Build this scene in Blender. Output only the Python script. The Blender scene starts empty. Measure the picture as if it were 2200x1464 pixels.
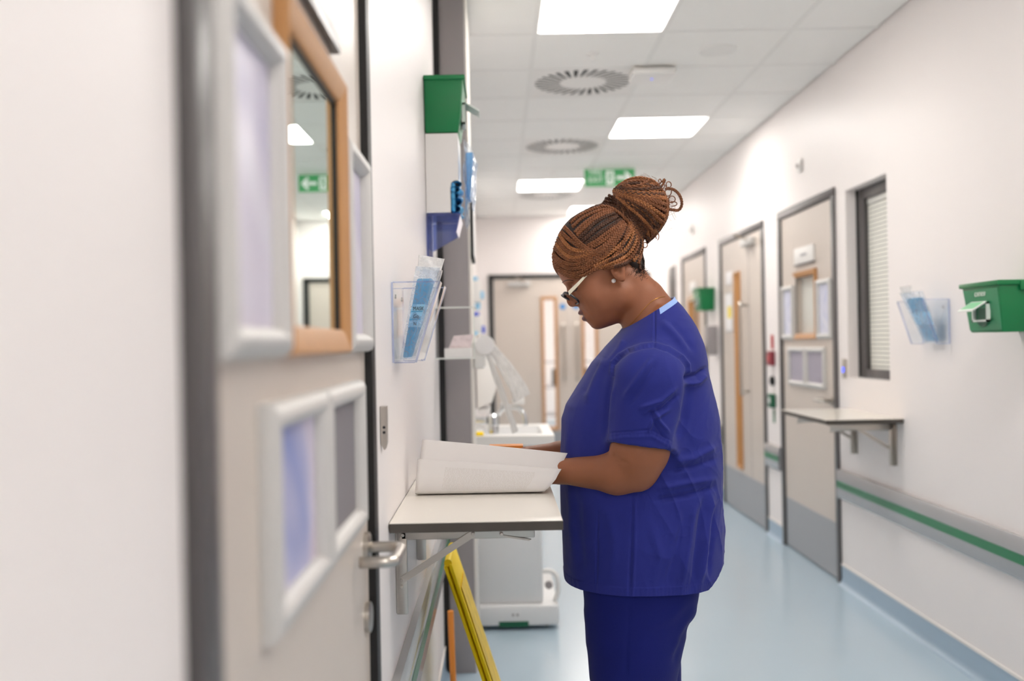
import bpy, bmesh, math, random
import numpy as np
from mathutils import Matrix, Vector, noise

random.seed(7)
S = bpy.context.scene
C = S.collection
PI = math.pi

# ------------------------------------------------------------------ camera, world, exposure
FPX, ROLL, VPX, VPY, CAMZ = 2139.0, 0.019, 1070.0, 738.0, 1.31
cam_d = bpy.data.cameras.new('camera')
cam_d.sensor_width = 36.0
cam_d.sensor_fit = 'HORIZONTAL'
cam_d.lens = 35.0
cam_d.shift_x = (1100 - VPX) / 2200
cam_d.shift_y = (VPY - 732) / 2200
cam_d.clip_start = 0.02
cam_d.dof.use_dof = True
cam_d.dof.focus_distance = 2.42
cam_d.dof.aperture_fstop = 1.9
cam = bpy.data.objects.new('camera', cam_d)
C.objects.link(cam)
cam.matrix_world = (Matrix.Translation((0, 0, CAMZ)) @ Matrix.Rotation(PI / 2, 4, 'X') @ Matrix.Rotation(-ROLL, 4, 'Z'))
S.camera = cam

w = bpy.data.worlds.new('world')
S.world = w
w.use_nodes = True
w.node_tree.nodes['Background'].inputs[0].default_value = (0.93, 0.97, 1.0, 1)
w.node_tree.nodes['Background'].inputs[1].default_value = 1.0
S.view_settings.view_transform = 'Standard'
S.view_settings.look = 'None'
S.view_settings.gamma = 1.0
S.view_settings.exposure = 0.0
S.view_settings.use_curve_mapping = False
PANEL_EMIT = 20.0
S.cycles.use_denoising = True
S.cycles.max_bounces = 10
S.cycles.diffuse_bounces = 6
S.cycles.transparent_max_bounces = 24

_s, _c = math.sin(ROLL), math.cos(ROLL)
def ray(px, py):
    dx, dy = px - VPX, py - VPY
    return (dx * _c - dy * _s) / FPX, (-dx * _s - dy * _c) / FPX
def at(px, py, Y):                       # the point at distance Y down the corridor
    a, b = ray(px, py)
    return Vector((a * Y, Y, CAMZ + b * Y))

# ------------------------------------------------------------------ materials
def lin(c):
    r = []
    for v in c:
        v /= 255.0
        r.append(v / 12.92 if v <= 0.04045 else ((v + 0.055) / 1.055) ** 2.4)
    return (r[0], r[1], r[2], 1.0)
MATS = {}
def mat(name, col, rough=0.5, metal=0.0, var=0.03, scale=6.0, bump=0.0, bscale=60.0, spec=0.5, emit=None, estr=0.0, coat=0.0, sheen=0.0, stretch=None):
    m = bpy.data.materials.new(name)
    m.use_nodes = True
    nt = m.node_tree
    b = nt.nodes['Principled BSDF']
    tc = nt.nodes.new('ShaderNodeTexCoord')
    mp = nt.nodes.new('ShaderNodeMapping')
    nt.links.new(tc.outputs['Object'], mp.inputs[0])
    if stretch: mp.inputs['Scale'].default_value = stretch
    nz = nt.nodes.new('ShaderNodeTexNoise')
    nz.inputs['Scale'].default_value = scale
    nz.inputs['Detail'].default_value = 4
    nt.links.new(mp.outputs[0], nz.inputs['Vector'])
    mr = nt.nodes.new('ShaderNodeMapRange')
    mr.inputs[3].default_value = 1 - var
    mr.inputs[4].default_value = 1 + var
    nt.links.new(nz.outputs[0], mr.inputs[0])
    mx = nt.nodes.new('ShaderNodeMix')
    mx.data_type = 'RGBA'; mx.blend_type = 'MULTIPLY'
    mx.inputs[0].default_value = 1.0
    mx.inputs[6].default_value = lin(col)
    nt.links.new(mr.outputs[0], mx.inputs[7])
    nt.links.new(mx.outputs[2], b.inputs['Base Color'])
    b.inputs['Roughness'].default_value = rough
    b.inputs['Metallic'].default_value = metal
    b.inputs['Specular IOR Level'].default_value = spec
    b.inputs['Coat Weight'].default_value = coat
    b.inputs['Coat Roughness'].default_value = 0.12
    b.inputs['Sheen Weight'].default_value = sheen
    if emit:
        b.inputs['Emission Color'].default_value = lin(emit)
        b.inputs['Emission Strength'].default_value = estr
    if bump:
        n2 = nt.nodes.new('ShaderNodeTexNoise')
        n2.inputs['Scale'].default_value = bscale
        n2.inputs['Detail'].default_value = 3
        nt.links.new(mp.outputs[0], n2.inputs['Vector'])
        bp = nt.nodes.new('ShaderNodeBump')
        bp.inputs['Strength'].default_value = bump
        bp.inputs['Distance'].default_value = 0.002
        nt.links.new(n2.outputs[0], bp.inputs['Height'])
        nt.links.new(bp.outputs[0], b.inputs['Normal'])
    MATS[name] = m
    return m

def clear_mat(name, tint, opac, rough=0.05, gloss_col=(255, 255, 255), diffuse=None, dfac=0.0):
    # clear sheet plastic or glass: lets light through, mirrors at grazing angles
    m = bpy.data.materials.new(name)
    m.use_nodes = True
    nt = m.node_tree
    nt.nodes.clear()
    out = nt.nodes.new('ShaderNodeOutputMaterial')
    tr = nt.nodes.new('ShaderNodeBsdfTransparent'); tr.inputs[0].default_value = lin(tint)
    gl = nt.nodes.new('ShaderNodeBsdfGlossy'); gl.inputs[0].default_value = lin(gloss_col); gl.inputs['Roughness'].default_value = rough
    fr = nt.nodes.new('ShaderNodeFresnel'); fr.inputs[0].default_value = 1.45
    ad = nt.nodes.new('ShaderNodeMath'); ad.operation = 'ADD'; ad.inputs[1].default_value = opac; ad.use_clamp = True
    ge = nt.nodes.new('ShaderNodeNewGeometry')
    om = nt.nodes.new('ShaderNodeMath'); om.operation = 'SUBTRACT'; om.inputs[0].default_value = 1.0
    nt.links.new(ge.outputs['Backfacing'], om.inputs[1])
    nt.links.new(fr.outputs[0], ad.inputs[0])
    a3 = nt.nodes.new('ShaderNodeMath'); a3.operation = 'MULTIPLY'
    nt.links.new(ad.outputs[0], a3.inputs[0]); nt.links.new(om.outputs[0], a3.inputs[1])
    ad = a3
    mix = nt.nodes.new('ShaderNodeMixShader')
    nt.links.new(ad.outputs[0], mix.inputs[0]); nt.links.new(tr.outputs[0], mix.inputs[1]); nt.links.new(gl.outputs[0], mix.inputs[2])
    last = mix
    if diffuse:
        nz = nt.nodes.new('ShaderNodeTexNoise'); nz.inputs['Scale'].default_value = 9
        df = nt.nodes.new('ShaderNodeBsdfDiffuse'); df.inputs[0].default_value = lin(diffuse)
        tl = nt.nodes.new('ShaderNodeBsdfTranslucent'); tl.inputs[0].default_value = lin(diffuse)
        a2 = nt.nodes.new('ShaderNodeMixShader'); a2.inputs[0].default_value = 0.5
        nt.links.new(df.outputs[0], a2.inputs[1]); nt.links.new(tl.outputs[0], a2.inputs[2])
        mr = nt.nodes.new('ShaderNodeMapRange'); mr.inputs[3].default_value = dfac * 0.7; mr.inputs[4].default_value = min(1, dfac * 1.3)
        nt.links.new(nz.outputs[0], mr.inputs[0])
        m2 = nt.nodes.new('ShaderNodeMixShader')
        nt.links.new(mr.outputs[0], m2.inputs[0]); nt.links.new(mix.outputs[0], m2.inputs[1]); nt.links.new(a2.outputs[0], m2.inputs[2])
        last = m2
    nt.links.new(last.outputs[0], out.inputs[0])
    MATS[name] = m
    return m

def ramp_mat(name, stops, scale=3.0, rough=0.35, distortion=1.5, offset=(0, 0, 0)):
    # printed picture: soft blobs of colour
    m = bpy.data.materials.new(name); m.use_nodes = True
    nt = m.node_tree; b = nt.nodes['Principled BSDF']
    tc = nt.nodes.new('ShaderNodeTexCoord'); mp = nt.nodes.new('ShaderNodeMapping')
    mp.inputs['Location'].default_value = offset
    mp.inputs['Rotation'].default_value = (0, 0.4, 0)
    nt.links.new(tc.outputs['Object'], mp.inputs[0])
    nz = nt.nodes.new('ShaderNodeTexNoise'); nz.inputs['Scale'].default_value = scale; nz.inputs['Distortion'].default_value = distortion; nz.inputs['Detail'].default_value = 1.5
    nt.links.new(mp.outputs[0], nz.inputs['Vector'])
    rp = nt.nodes.new('ShaderNodeValToRGB')
    e = rp.color_ramp.elements
    while len(e) < len(stops): e.new(0.5)
    for i, (p, c) in enumerate(stops):
        e[i].position = p; e[i].color = lin(c)
    nt.links.new(nz.outputs[0], rp.inputs[0]); nt.links.new(rp.outputs[0], b.inputs['Base Color'])
    b.inputs['Roughness'].default_value = rough
    MATS[name] = m
    return m

mat('wall_paint', (241, 235, 233), 0.45, var=0.008, scale=2, bump=0.04, bscale=250)
mat('floor_vinyl', (180, 199, 212), 0.22, var=0.03, scale=1.2, bump=0.02, bscale=300)
mat('cove_vinyl', (160, 182, 200), 0.35, var=0.03, scale=2)
mat('cove_cap', (236, 232, 228), 0.5)
mat('tile_white', (243, 242, 239), 0.8, var=0.015, bump=0.1, bscale=400)
mat('grid_white', (236, 235, 232), 0.6)
mat('frame_grey', (80, 76, 76), 0.35, var=0.04)
mat('seal_black', (16, 15, 15), 0.5)
mat('door_beige', (205, 194, 184), 0.4, var=0.015, scale=3, bump=0.03, bscale=200)
mat('kick_grey', (158, 160, 164), 0.4, var=0.02)
mat('steel', (190, 184, 176), 0.28, 1.0, var=0.05, scale=40, stretch=(1, 1, 12))
mat('chrome', (225, 228, 230), 0.08, 1.0)
mat('alu_rail', (208, 206, 203), 0.45, 0.25, var=0.02)
mat('oak', (190, 138, 86), 0.42, var=0.14, scale=14, stretch=(6, 6, 0.7), bump=0.05, bscale=80)
mat('oak_dark', (150, 98, 60), 0.45, var=0.12, scale=14)
mat('white_plastic', (236, 234, 231), 0.4, var=0.01)
mat('warm_white', (224, 219, 212), 0.45, var=0.015)
mat('rail_grey', (160, 160, 162), 0.16, var=0.02, coat=0.3)
mat('rail_green', (18, 118, 72), 0.3, var=0.02)
mat('panel_grey', (156, 150, 150), 0.4, var=0.02, scale=4)
mat('box_green', (6, 120, 66), 0.35, var=0.03, bump=0.03, bscale=300)
mat('box_green_label', (52, 142, 96), 0.4, var=0.05)
mat('label_white', (232, 236, 230), 0.45)
mat('label_mint', (140, 210, 160), 0.45, var=0.1)
mat('worktop_white', (232, 227, 217), 0.22, var=0.01)
mat('worktop_edge', (74, 68, 62), 0.5, var=0.08, scale=30)
mat('yellow', (255, 220, 0), 0.5, var=0.03, spec=0.3)
mat('yellow_print', (244, 206, 40), 0.45, var=0.35, scale=25)
mat('orange', (240, 150, 60), 0.5, var=0.04)
mat('glove_blue', (84, 178, 224), 0.45, var=0.18, scale=30, bump=0.2, bscale=60)
mat('mask_blue', (64, 158, 200), 0.55, var=0.12, scale=25, bump=0.2, bscale=90)
mat('ink_black', (22, 22, 26), 0.6)
mat('ink_grey', (150, 150, 155), 0.7)
mat('notice_white', (238, 236, 236), 0.5)
mat('note_yellow', (240, 215, 70), 0.6)
mat('blue_disc', (40, 130, 200), 0.5)
mat('red_plastic', (190, 40, 48), 0.4)
mat('maroon', (140, 50, 62), 0.45)
mat('dark_green', (10, 92, 62), 0.45)
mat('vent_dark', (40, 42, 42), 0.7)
mat('sign_green', (70, 160, 96), 0.45, emit=(70, 160, 96), estr=0.25)
mat('sign_white', (240, 242, 238), 0.5, emit=(240, 242, 238), estr=0.25)
mat('led_blue', (60, 90, 250), 0.4, emit=(60, 90, 255), estr=2.0)
mat('panel_light', (255, 255, 255), 0.5, emit=(255, 250, 244), estr=PANEL_EMIT)
mat('slat', (246, 244, 238), 0.5, var=0.02)
mat('tissue', (232, 218, 218), 0.8, bump=0.2, bscale=40)
mat('bottle_blue', (40, 80, 215), 0.3)
mat('bottle_light', (150, 205, 235), 0.35)
mat('scrub_top', (38, 45, 126), 0.8, var=0.10, scale=14, bump=0.3, bscale=900, sheen=0.08, spec=0.2)
mat('scrub_trousers', (22, 30, 104), 0.82, var=0.10, scale=14, bump=0.3, bscale=900, sheen=0.05, spec=0.18)
mat('trim_blue', (148, 178, 232), 0.75, var=0.04)
mat('skin', (146, 91, 62), 0.5, var=0.07, scale=18, bump=0.12, bscale=500, spec=0.4)
mat('lip', (104, 58, 52), 0.42, var=0.08, scale=60)
mat('hair_dark', (38, 24, 18), 0.6, var=0.25, scale=80)
mat('braid', (126, 76, 44), 0.5, var=0.45, scale=70, bump=0.4, bscale=700, spec=0.4)
mat('braid_dark', (76, 45, 28), 0.5, var=0.4, scale=70, bump=0.4, bscale=700, spec=0.4)
mat('braid_light', (162, 104, 60), 0.45, var=0.4, scale=70, bump=0.4, bscale=700, spec=0.4)
mat('glasses_cream', (226, 220, 198), 0.25)
mat('glasses_dark', (30, 30, 36), 0.2)
mat('pearl', (240, 236, 232), 0.15, coat=0.5)
mat('gold', (212, 160, 80), 0.25, 1.0)
mat('eye_white', (225, 220, 215), 0.2)
mat('shoe_dark', (40, 42, 52), 0.5)
mat('cup_white', (228, 228, 228), 0.4)
clear_mat('acrylic', (252, 253, 254), 0.01)
clear_mat('acrylic_edge', (228, 233, 247), 0.08, diffuse=(216, 221, 242), dfac=0.16)
clear_mat('acrylic_blue', (178, 192, 232), 0.05, diffuse=(140, 156, 214), dfac=0.2)
clear_mat('film', (240, 246, 252), 0.06, rough=0.15, diffuse=(235, 240, 248), dfac=0.25)
clear_mat('film_blue', (190, 220, 245), 0.06, rough=0.15, diffuse=(150, 200, 235), dfac=0.45)
clear_mat('apron', (240, 240, 240), 0.02, rough=0.3, diffuse=(246, 244, 242), dfac=0.72)
clear_mat('glass', (253, 254, 253), 0.02)
clear_mat('mirror_glass', (200, 208, 204), 0.78, rough=0.01, gloss_col=(232, 244, 240))
clear_mat('lens', (232, 234, 236), 0.04)
ramp_mat('poster_lilac', [(0.3, (190, 186, 212)), (0.5, (214, 208, 224)), (0.7, (222, 222, 234))], 3)
ramp_mat('poster_blue', [(0.28, (196, 176, 188)), (0.42, (206, 200, 222)), (0.55, (140, 152, 206)), (0.7, (112, 112, 178))], 3.2, distortion=0.8)
ramp_mat('poster_pale', [(0.3, (196, 200, 226)), (0.6, (226, 226, 238)), (0.8, (170, 176, 220))], 6)
mat('poster_grey', (128, 124, 128), 0.5, var=0.02)
mat('poster_greylilac', (168, 162, 176), 0.5, var=0.06)

def paper_material():
    m = bpy.data.materials.new('paper'); m.use_nodes = True
    nt = m.node_tree; nt.nodes.clear()
    out = nt.nodes.new('ShaderNodeOutputMaterial')
    uv = nt.nodes.new('ShaderNodeUVMap'); uv.uv_map = 'UVMap'
    sp = nt.nodes.new('ShaderNodeSeparateXYZ'); nt.links.new(uv.outputs[0], sp.inputs[0])
    def math_n(op, a, b=None, c=None):
        n = nt.nodes.new('ShaderNodeMath'); n.operation = op
        for i, v in enumerate((a, b, c)):
            if v is None: continue
            if isinstance(v, (int, float)): n.inputs[i].default_value = v
            else: nt.links.new(v, n.inputs[i])
        return n.outputs[0]
    rows = math_n('GREATER_THAN', math_n('FRACT', math_n('MULTIPLY', sp.outputs[1], 56.0)), 0.55)
    nz = nt.nodes.new('ShaderNodeTexNoise'); nz.inputs['Scale'].default_value = 1.0
    cb = nt.nodes.new('ShaderNodeCombineXYZ')
    nt.links.new(math_n('MULTIPLY', sp.outputs[0], 120.0), cb.inputs[0])
    nt.links.new(math_n('FLOOR', math_n('MULTIPLY', sp.outputs[1], 56.0)), cb.inputs[1])
    nt.links.new(cb.outputs[0], nz.inputs['Vector'])
    words = math_n('GREATER_THAN', nz.outputs[0], 0.47)
    inx = math_n('MULTIPLY', math_n('GREATER_THAN', sp.outputs[0], 0.2), math_n('LESS_THAN', sp.outputs[0], 0.84))
    iny = math_n('MULTIPLY', math_n('GREATER_THAN', sp.outputs[1], 0.58), math_n('LESS_THAN', sp.outputs[1], 0.9))
    f = math_n('MULTIPLY', math_n('MULTIPLY', rows, words), math_n('MULTIPLY', inx, iny))
    mx = nt.nodes.new('ShaderNodeMix'); mx.data_type = 'RGBA'
    mx.inputs[6].default_value = lin((238, 235, 233)); mx.inputs[7].default_value = lin((226, 221, 217))
    nt.links.new(f, mx.inputs[0])
    d = nt.nodes.new('ShaderNodeBsdfDiffuse'); t = nt.nodes.new('ShaderNodeBsdfTranslucent')
    nt.links.new(mx.outputs[2], d.inputs[0]); nt.links.new(mx.outputs[2], t.inputs[0])
    s = nt.nodes.new('ShaderNodeMixShader'); s.inputs[0].default_value = 0.3
    nt.links.new(d.outputs[0], s.inputs[1]); nt.links.new(t.outputs[0], s.inputs[2])
    nt.links.new(s.outputs[0], out.inputs[0])
    MATS['paper'] = m
paper_material()

# ------------------------------------------------------------------ mesh helpers
class MB:
    def __init__(self): self.v = []; self.f = []; self.mi = []
    def add(self, vs, fs, mi=0):
        n = len(self.v); self.v += [tuple(p) for p in vs]
        self.f += [tuple(i + n for i in q) for q in fs]; self.mi += [mi] * len(fs)
        return self
    def box(self, x0, x1, y0, y1, z0, z1, mi=0):
        x0, x1 = min(x0, x1), max(x0, x1); y0, y1 = min(y0, y1), max(y0, y1); z0, z1 = min(z0, z1), max(z0, z1)
        return self.add([(x0, y0, z0), (x1, y0, z0), (x1, y1, z0), (x0, y1, z0), (x0, y0, z1), (x1, y0, z1), (x1, y1, z1), (x0, y1, z1)],
                        [(0, 3, 2, 1), (4, 5, 6, 7), (0, 1, 5, 4), (1, 2, 6, 5), (2, 3, 7, 6), (3, 0, 4, 7)], mi)
    def hexa(self, p, mi=0):      # bottom four then top four
        return self.add(p, [(0, 3, 2, 1), (4, 5, 6, 7), (0, 1, 5, 4), (1, 2, 6, 5), (2, 3, 7, 6), (3, 0, 4, 7)], mi)
    def prism(self, poly, axis, a, b, mi=0):   # polygon in the two other axes swept along axis
        n = len(poly)
        def p3(q, t):
            return (t, q[0], q[1]) if axis == 'x' else (q[0], t, q[1]) if axis == 'y' else (q[0], q[1], t)
        vs = [p3(q, a) for q in poly] + [p3(q, b) for q in poly]
        fs = [tuple(range(n - 1, -1, -1)), tuple(range(n, 2 * n))] + [(i, (i + 1) % n, n + (i + 1) % n, n + i) for i in range(n)]
        return self.add(vs, fs, mi)
    def tube(self, pts, r, n=10, mi=0, cap=True, closed=False):
        pts = [Vector(p) for p in pts]
        rr = r if isinstance(r, (list, tuple)) else [r] * len(pts)
        up = None; rings = []
        m = len(pts)
        for i, p in enumerate(pts):
            if closed: t = pts[(i + 1) % m] - pts[i - 1]
            else: t = pts[min(i + 1, m - 1)] - pts[max(i - 1, 0)]
            if t.length < 1e-9: t = Vector((0, 0, 1))
            t.normalize()
            if up is None:
                up = Vector((0, 0, 1)) if abs(t.z) < 0.9 else Vector((1, 0, 0))
            sd = t.cross(up)
            if sd.length < 1e-6: sd = t.orthogonal()
            sd.normalize(); up = sd.cross(t).normalized()
            rings.append([p + (sd * math.cos(2 * PI * k / n) + up * math.sin(2 * PI * k / n)) * rr[i] for k in range(n)])
        vs = [q for ring in rings for q in ring]
        fs = []
        for i in range(m if closed else m - 1):
            j = (i + 1) % m
            for k in range(n):
                fs.append((i * n + k, i * n + (k + 1) % n, j * n + (k + 1) % n, j * n + k))
        if cap and not closed:
            fs.append(tuple(range(n - 1, -1, -1))); fs.append(tuple(range((m - 1) * n, m * n)))
        return self.add(vs, fs, mi)
    def lathe(self, prof, n=24, mi=0, loc=(0, 0, 0), axis='z'):
        vs = []; fs = []
        for (r, h) in prof:
            for k in range(n):
                a = 2 * PI * k / n
                p = (r * math.cos(a), r * math.sin(a), h)
                if axis == 'x': p = (h, p[0], p[1])
                if axis == 'y': p = (p[0], h, p[1])
                vs.append((p[0] + loc[0], p[1] + loc[1], p[2] + loc[2]))
        m = len(prof)
        for i in range(m - 1):
            for k in range(n):
                fs.append((i * n + k, i * n + (k + 1) % n, (i + 1) * n + (k + 1) % n, (i + 1) * n + k))
        fs.append(tuple(range(n - 1, -1, -1))); fs.append(tuple(range((m - 1) * n, m * n)))
        return self.add(vs, fs, mi)
    def grid(self, fn, nu, nv, mi=0):
        vs = [fn(i / nu, j / nv) for i in range(nu + 1) for j in range(nv + 1)]
        fs = [(i * (nv + 1) + j, (i + 1) * (nv + 1) + j, (i + 1) * (nv + 1) + j + 1, i * (nv + 1) + j + 1) for i in range(nu) for j in range(nv)]
        return self.add(vs, fs, mi)
    def build(self, name, m, parent=None, bevel=0.0, smooth=False, seg=2, solid=0.0, fixn=True):
        me = bpy.data.meshes.new(name)
        me.from_pydata(self.v, [], self.f)
        ms = m if isinstance(m, (list, tuple)) else [m]
        for q in ms: me.materials.append(MATS[q])
        if len(ms) > 1: me.polygons.foreach_set('material_index', self.mi)
        bm = bmesh.new(); bm.from_mesh(me)
        if fixn: bmesh.ops.recalc_face_normals(bm, faces=bm.faces)
        if bevel:
            ed = [e for e in bm.edges if len(e.link_faces) == 2 and e.calc_face_angle(0) > 0.5]
            bmesh.ops.bevel(bm, geom=ed, offset=bevel, segments=seg, profile=0.5, affect='EDGES', clamp_overlap=True)
        bm.to_mesh(me); bm.free()
        if smooth:
            me.polygons.foreach_set('use_smooth', [True] * len(me.polygons))
        o = bpy.data.objects.new(name, me)
        C.objects.link(o)
        if parent: o.parent = parent
        if smooth == 'auto' or bevel:
            me.polygons.foreach_set('use_smooth', [True] * len(me.polygons))
            md = o.modifiers.new('edge', 'EDGE_SPLIT'); md.split_angle = 0.6
        if solid:
            md = o.modifiers.new('solid', 'SOLIDIFY'); md.thickness = solid; md.offset = 0
        return o
def B(x0, x1, y0, y1, z0, z1): return MB().box(x0, x1, y0, y1, z0, z1)
def tag(o, label, cat, group=None, kind=None):
    o['label'] = label; o['category'] = cat
    if group: o['group'] = group
    if kind: o['kind'] = kind
    return o
def thing(name, label, cat, loc=(0, 0, 0), rz=0, group=None, kind=None):
    o = bpy.data.objects.new(name, None); C.objects.link(o)
    o.empty_display_size = 0.05
    o.location = loc; o.rotation_euler = (0, 0, rz)
    return tag(o, label, cat, group, kind)
def copy_tree(o, parent=None):
    c = o.copy(); C.objects.link(c); c.parent = parent
    for ch in list(o.children): copy_tree(ch, c)
    return c
def text(name, body, size, m, parent, loc, rot, depth=0.0004, sx=1.0, shear=0.0):
    cu = bpy.data.curves.new(name, 'FONT'); cu.body = body; cu.size = size
    cu.align_x = 'CENTER'; cu.align_y = 'CENTER'; cu.extrude = depth; cu.shear = shear
    t = bpy.data.objects.new(name, cu); C.objects.link(t)
    dg = bpy.context.evaluated_depsgraph_get()
    me = bpy.data.meshes.new_from_object(t.evaluated_get(dg))
    bpy.data.objects.remove(t)
    o = bpy.data.objects.new(name, me); C.objects.link(o)
    me.materials.clear(); me.materials.append(MATS[m])
    o.parent = parent; o.location = loc; o.rotation_euler = rot; o.scale = (sx, 1, 1)
    return o
def catmull(P, n=8):
    P = [Vector(p) for p in P]
    Q = [2 * P[0] - P[1]] + P + [2 * P[-1] - P[-2]]
    out = []
    for i in range(1, len(Q) - 2):
        a, b, c, d = Q[i - 1], Q[i], Q[i + 1], Q[i + 2]
        for k in range(n):
            t = k / n
            out.append(0.5 * ((2 * b) + (c - a) * t + (2 * a - 5 * b + 4 * c - d) * t * t + (3 * b - a - 3 * c + d) * t ** 3))
    out.append(P[-1])
    return out

# ------------------------------------------------------------------ the setting
XL, XR, YE, ZC = -0.235, 1.80, 11.35, 2.75
YB = -3.6
YPIL = 3.97          # where the grey pilaster on the left starts
LEFT, RIGHT = PI / 2, -PI / 2
def struct(o, label, cat): return tag(o, label, cat, kind='structure')

struct(B(XL - 0.3, XR + 0.5, YB - 0.3, 17, -0.12, 0).build('floor', 'floor_vinyl'), 'pale blue vinyl corridor floor', 'floor')

def wall_boxes(x0, x1, y0, y1, holes):
    m = MB(); y = y0
    for (a, b, z0, z1) in sorted(holes):
        m.box(x0, x1, y, a, 0, ZC + 0.02)
        if z0 > 0: m.box(x0, x1, a, b, 0, z0)
        m.box(x0, x1, a, b, z1, ZC + 0.02)
        y = b
    m.box(x0, x1, y, y1, 0, ZC + 0.02)
    return m
LD = (0.735, 1.805, 0, 2.085)            # left door opening
RA = (5.27, 6.34, 0, 2.085); RB = (6.69, 8.02, 0, 2.085); RC = (8.55, 9.66, 0, 2.085)
WIN = (4.58, 5.12, 1.10, 2.06)
struct(wall_boxes(XL - 0.14, XL, YB, YE, [LD]).build('wall_left', 'wall_paint'), 'white painted wall close on the left', 'wall')
struct(wall_boxes(XR, XR + 0.2, YB, YE, [RA, RB, RC, WIN]).build('wall_right', 'wall_paint'), 'white painted wall along the right of the corridor', 'wall')
ED = (-0.10, 1.74)
m = MB(); m.box(XL - 0.14, ED[0], YE, YE + 0.14, 0, ZC); m.box(ED[1], XR + 0.2, YE, YE + 0.14, 0, ZC); m.box(ED[0], ED[1], YE, YE + 0.14, 2.085, ZC)
struct(m.build('wall_back', 'wall_paint'), 'white end wall around the double doors', 'wall')
struct(B(XL - 0.14, XR + 0.2, YB - 0.12, YB, 0, ZC).build('wall_front', 'wall_paint'), 'white end wall behind the viewer', 'wall')
# lobby behind the double doors
m = MB(); m.box(XL - 0.2, XL - 0.1, YE + 0.14, 17, 0, ZC); m.box(XR + 0.1, XR + 0.2, YE + 0.14, 17, 0, ZC); m.box(XL - 0.2, XR + 0.2, 17, 17.1, 0, ZC)
m.box(XL - 0.2, XR + 0.2, YE + 0.14, 17.1, ZC, ZC + 0.05)
struct(m.build('wall_lobby', 'wall_paint'), 'white walls of the lobby seen through the double door panes', 'wall')
# pilaster with its grey cladding and black joint
struct(B(XL, -0.105, YPIL, 4.42, 0, ZC).build('wall_pilaster', 'warm_white'), 'off-white flank of the pilaster on the left wall', 'pilaster')
struct(B(XL + 0.022, -0.112, YPIL - 0.012, YPIL, 0, ZC).build('trim_1', 'panel_grey', bevel=0.002), 'grey protective panel on the pilaster beyond the yellow sign', 'panel')
struct(B(XL, XL + 0.022, YPIL - 0.02, YPIL, 0, ZC).build('trim_2', 'seal_black'), 'black vertical joint strip beside the grey pilaster panel', 'trim')
# ceiling: slab, bars, tiles
ceil = struct(B(XL - 0.14, XR + 0.2, YB, YE + 0.14, ZC + 0.02, ZC + 0.1).build('ceiling', 'grid_white'), 'suspended ceiling of square white tiles', 'ceiling')
gx = [-0.4, 0.2, 0.8, 1.4, 2.0]
gy0 = 4.64 - 0.6 * 13
rows = [gy0 + 0.6 * k for k in range(0, 25)]
bar = MB()
for x in gx[1:4]: bar.box(x - 0.012, x + 0.012, YB, YE, ZC - 0.004, ZC + 0.02)
for x in gx[1:4]: pass
bar.build('grid_bar', 'grid_white', ceil)
for y in rows:
    if YB < y < YE:
        B(XL, XR, y - 0.012, y + 0.012, ZC - 0.0035, ZC + 0.02).build('grid_bar', 'grid_white', ceil)
LIGHTS = []
k = -3
for i, y in enumerate([4.04 + 2.4 * k for k in range(-3, 4)]):
    LIGHTS.append((0.2 if i % 2 == 1 else 0.8, round(y, 2)))
VENTS = [(0.2, 5.24), (0.2, 7.04), (0.2, 9.44)]
tile_cache = {}
for j, y in enumerate(rows):
    for i in range(4):
        x0, x1, y0, y1 = gx[i], gx[i + 1], y, y + 0.6
        if any(abs(x0 - lx) < 0.05 and abs(y0 - ly) < 0.05 for lx, ly in LIGHTS + VENTS + [(0.8, 10.64)]): continue
        a, b = max(x0, XL), min(x1, XR); c_, d_ = max(y0, YB), min(y1, YE)
        if b - a < 0.05 or d_ - c_ < 0.05: continue
        key = (round(b - a, 3), round(d_ - c_, 3))
        if key not in tile_cache:
            tile_cache[key] = B(-(b - a) / 2 + 0.009, (b - a) / 2 - 0.009, -(d_ - c_) / 2 + 0.009, (d_ - c_) / 2 - 0.009, -0.001, 0.014).build('ceiling_tile', 'tile_white', ceil, bevel=0.0015, seg=1)
            o = tile_cache[key]
        else:
            o = tile_cache[key].copy(); C.objects.link(o); o.parent = ceil
        o.location = ((a + b) / 2, (c_ + d_) / 2, ZC)
# cove skirting with white capping
def cove(name, side, y0, y1):
    X = XR if side > 0 else XL
    q = [(X, 0.0), (X - side * 0.03, 0.0), (X - side * 0.015, 0.006), (X - side * 0.007, 0.016), (X - side * 0.004, 0.03), (X - side * 0.004, 0.1), (X, 0.1)]
    m = MB(); m.prism(q, 'y', y0, y1)
    o = m.build(name, 'cove_vinyl', smooth='auto')
    B(X - side * 0.006, X, y0, y1, 0.1, 0.112).build('capping', 'cove_cap', o)
    return struct(o, {1: 'blue coved skirting along the right wall from %s', -1: 'blue coved skirting along the left wall from %s'}[side] % (
        'the viewer to the first door' if y0 < 0 and side > 0 else 'the viewer to the near door' if y0 < 0 else 'the near door to the pilaster' if side < 0 else 'the first to the second door' if y0 < 7 else 'the second to the third door' if y0 < 9 else 'the third door to the end'), 'skirting')
cove('baseboard_right', 1, YB, RA[0]); cove('baseboard_right', 1, RA[1], RB[0]); cove('baseboard_right', 1, RB[1], RC[0]); cove('baseboard_right', 1, RC[1], YE)
cove('baseboard_left', -1, YB, LD[0]); cove('baseboard_left', -1, LD[1], YPIL - 0.02)
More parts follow.
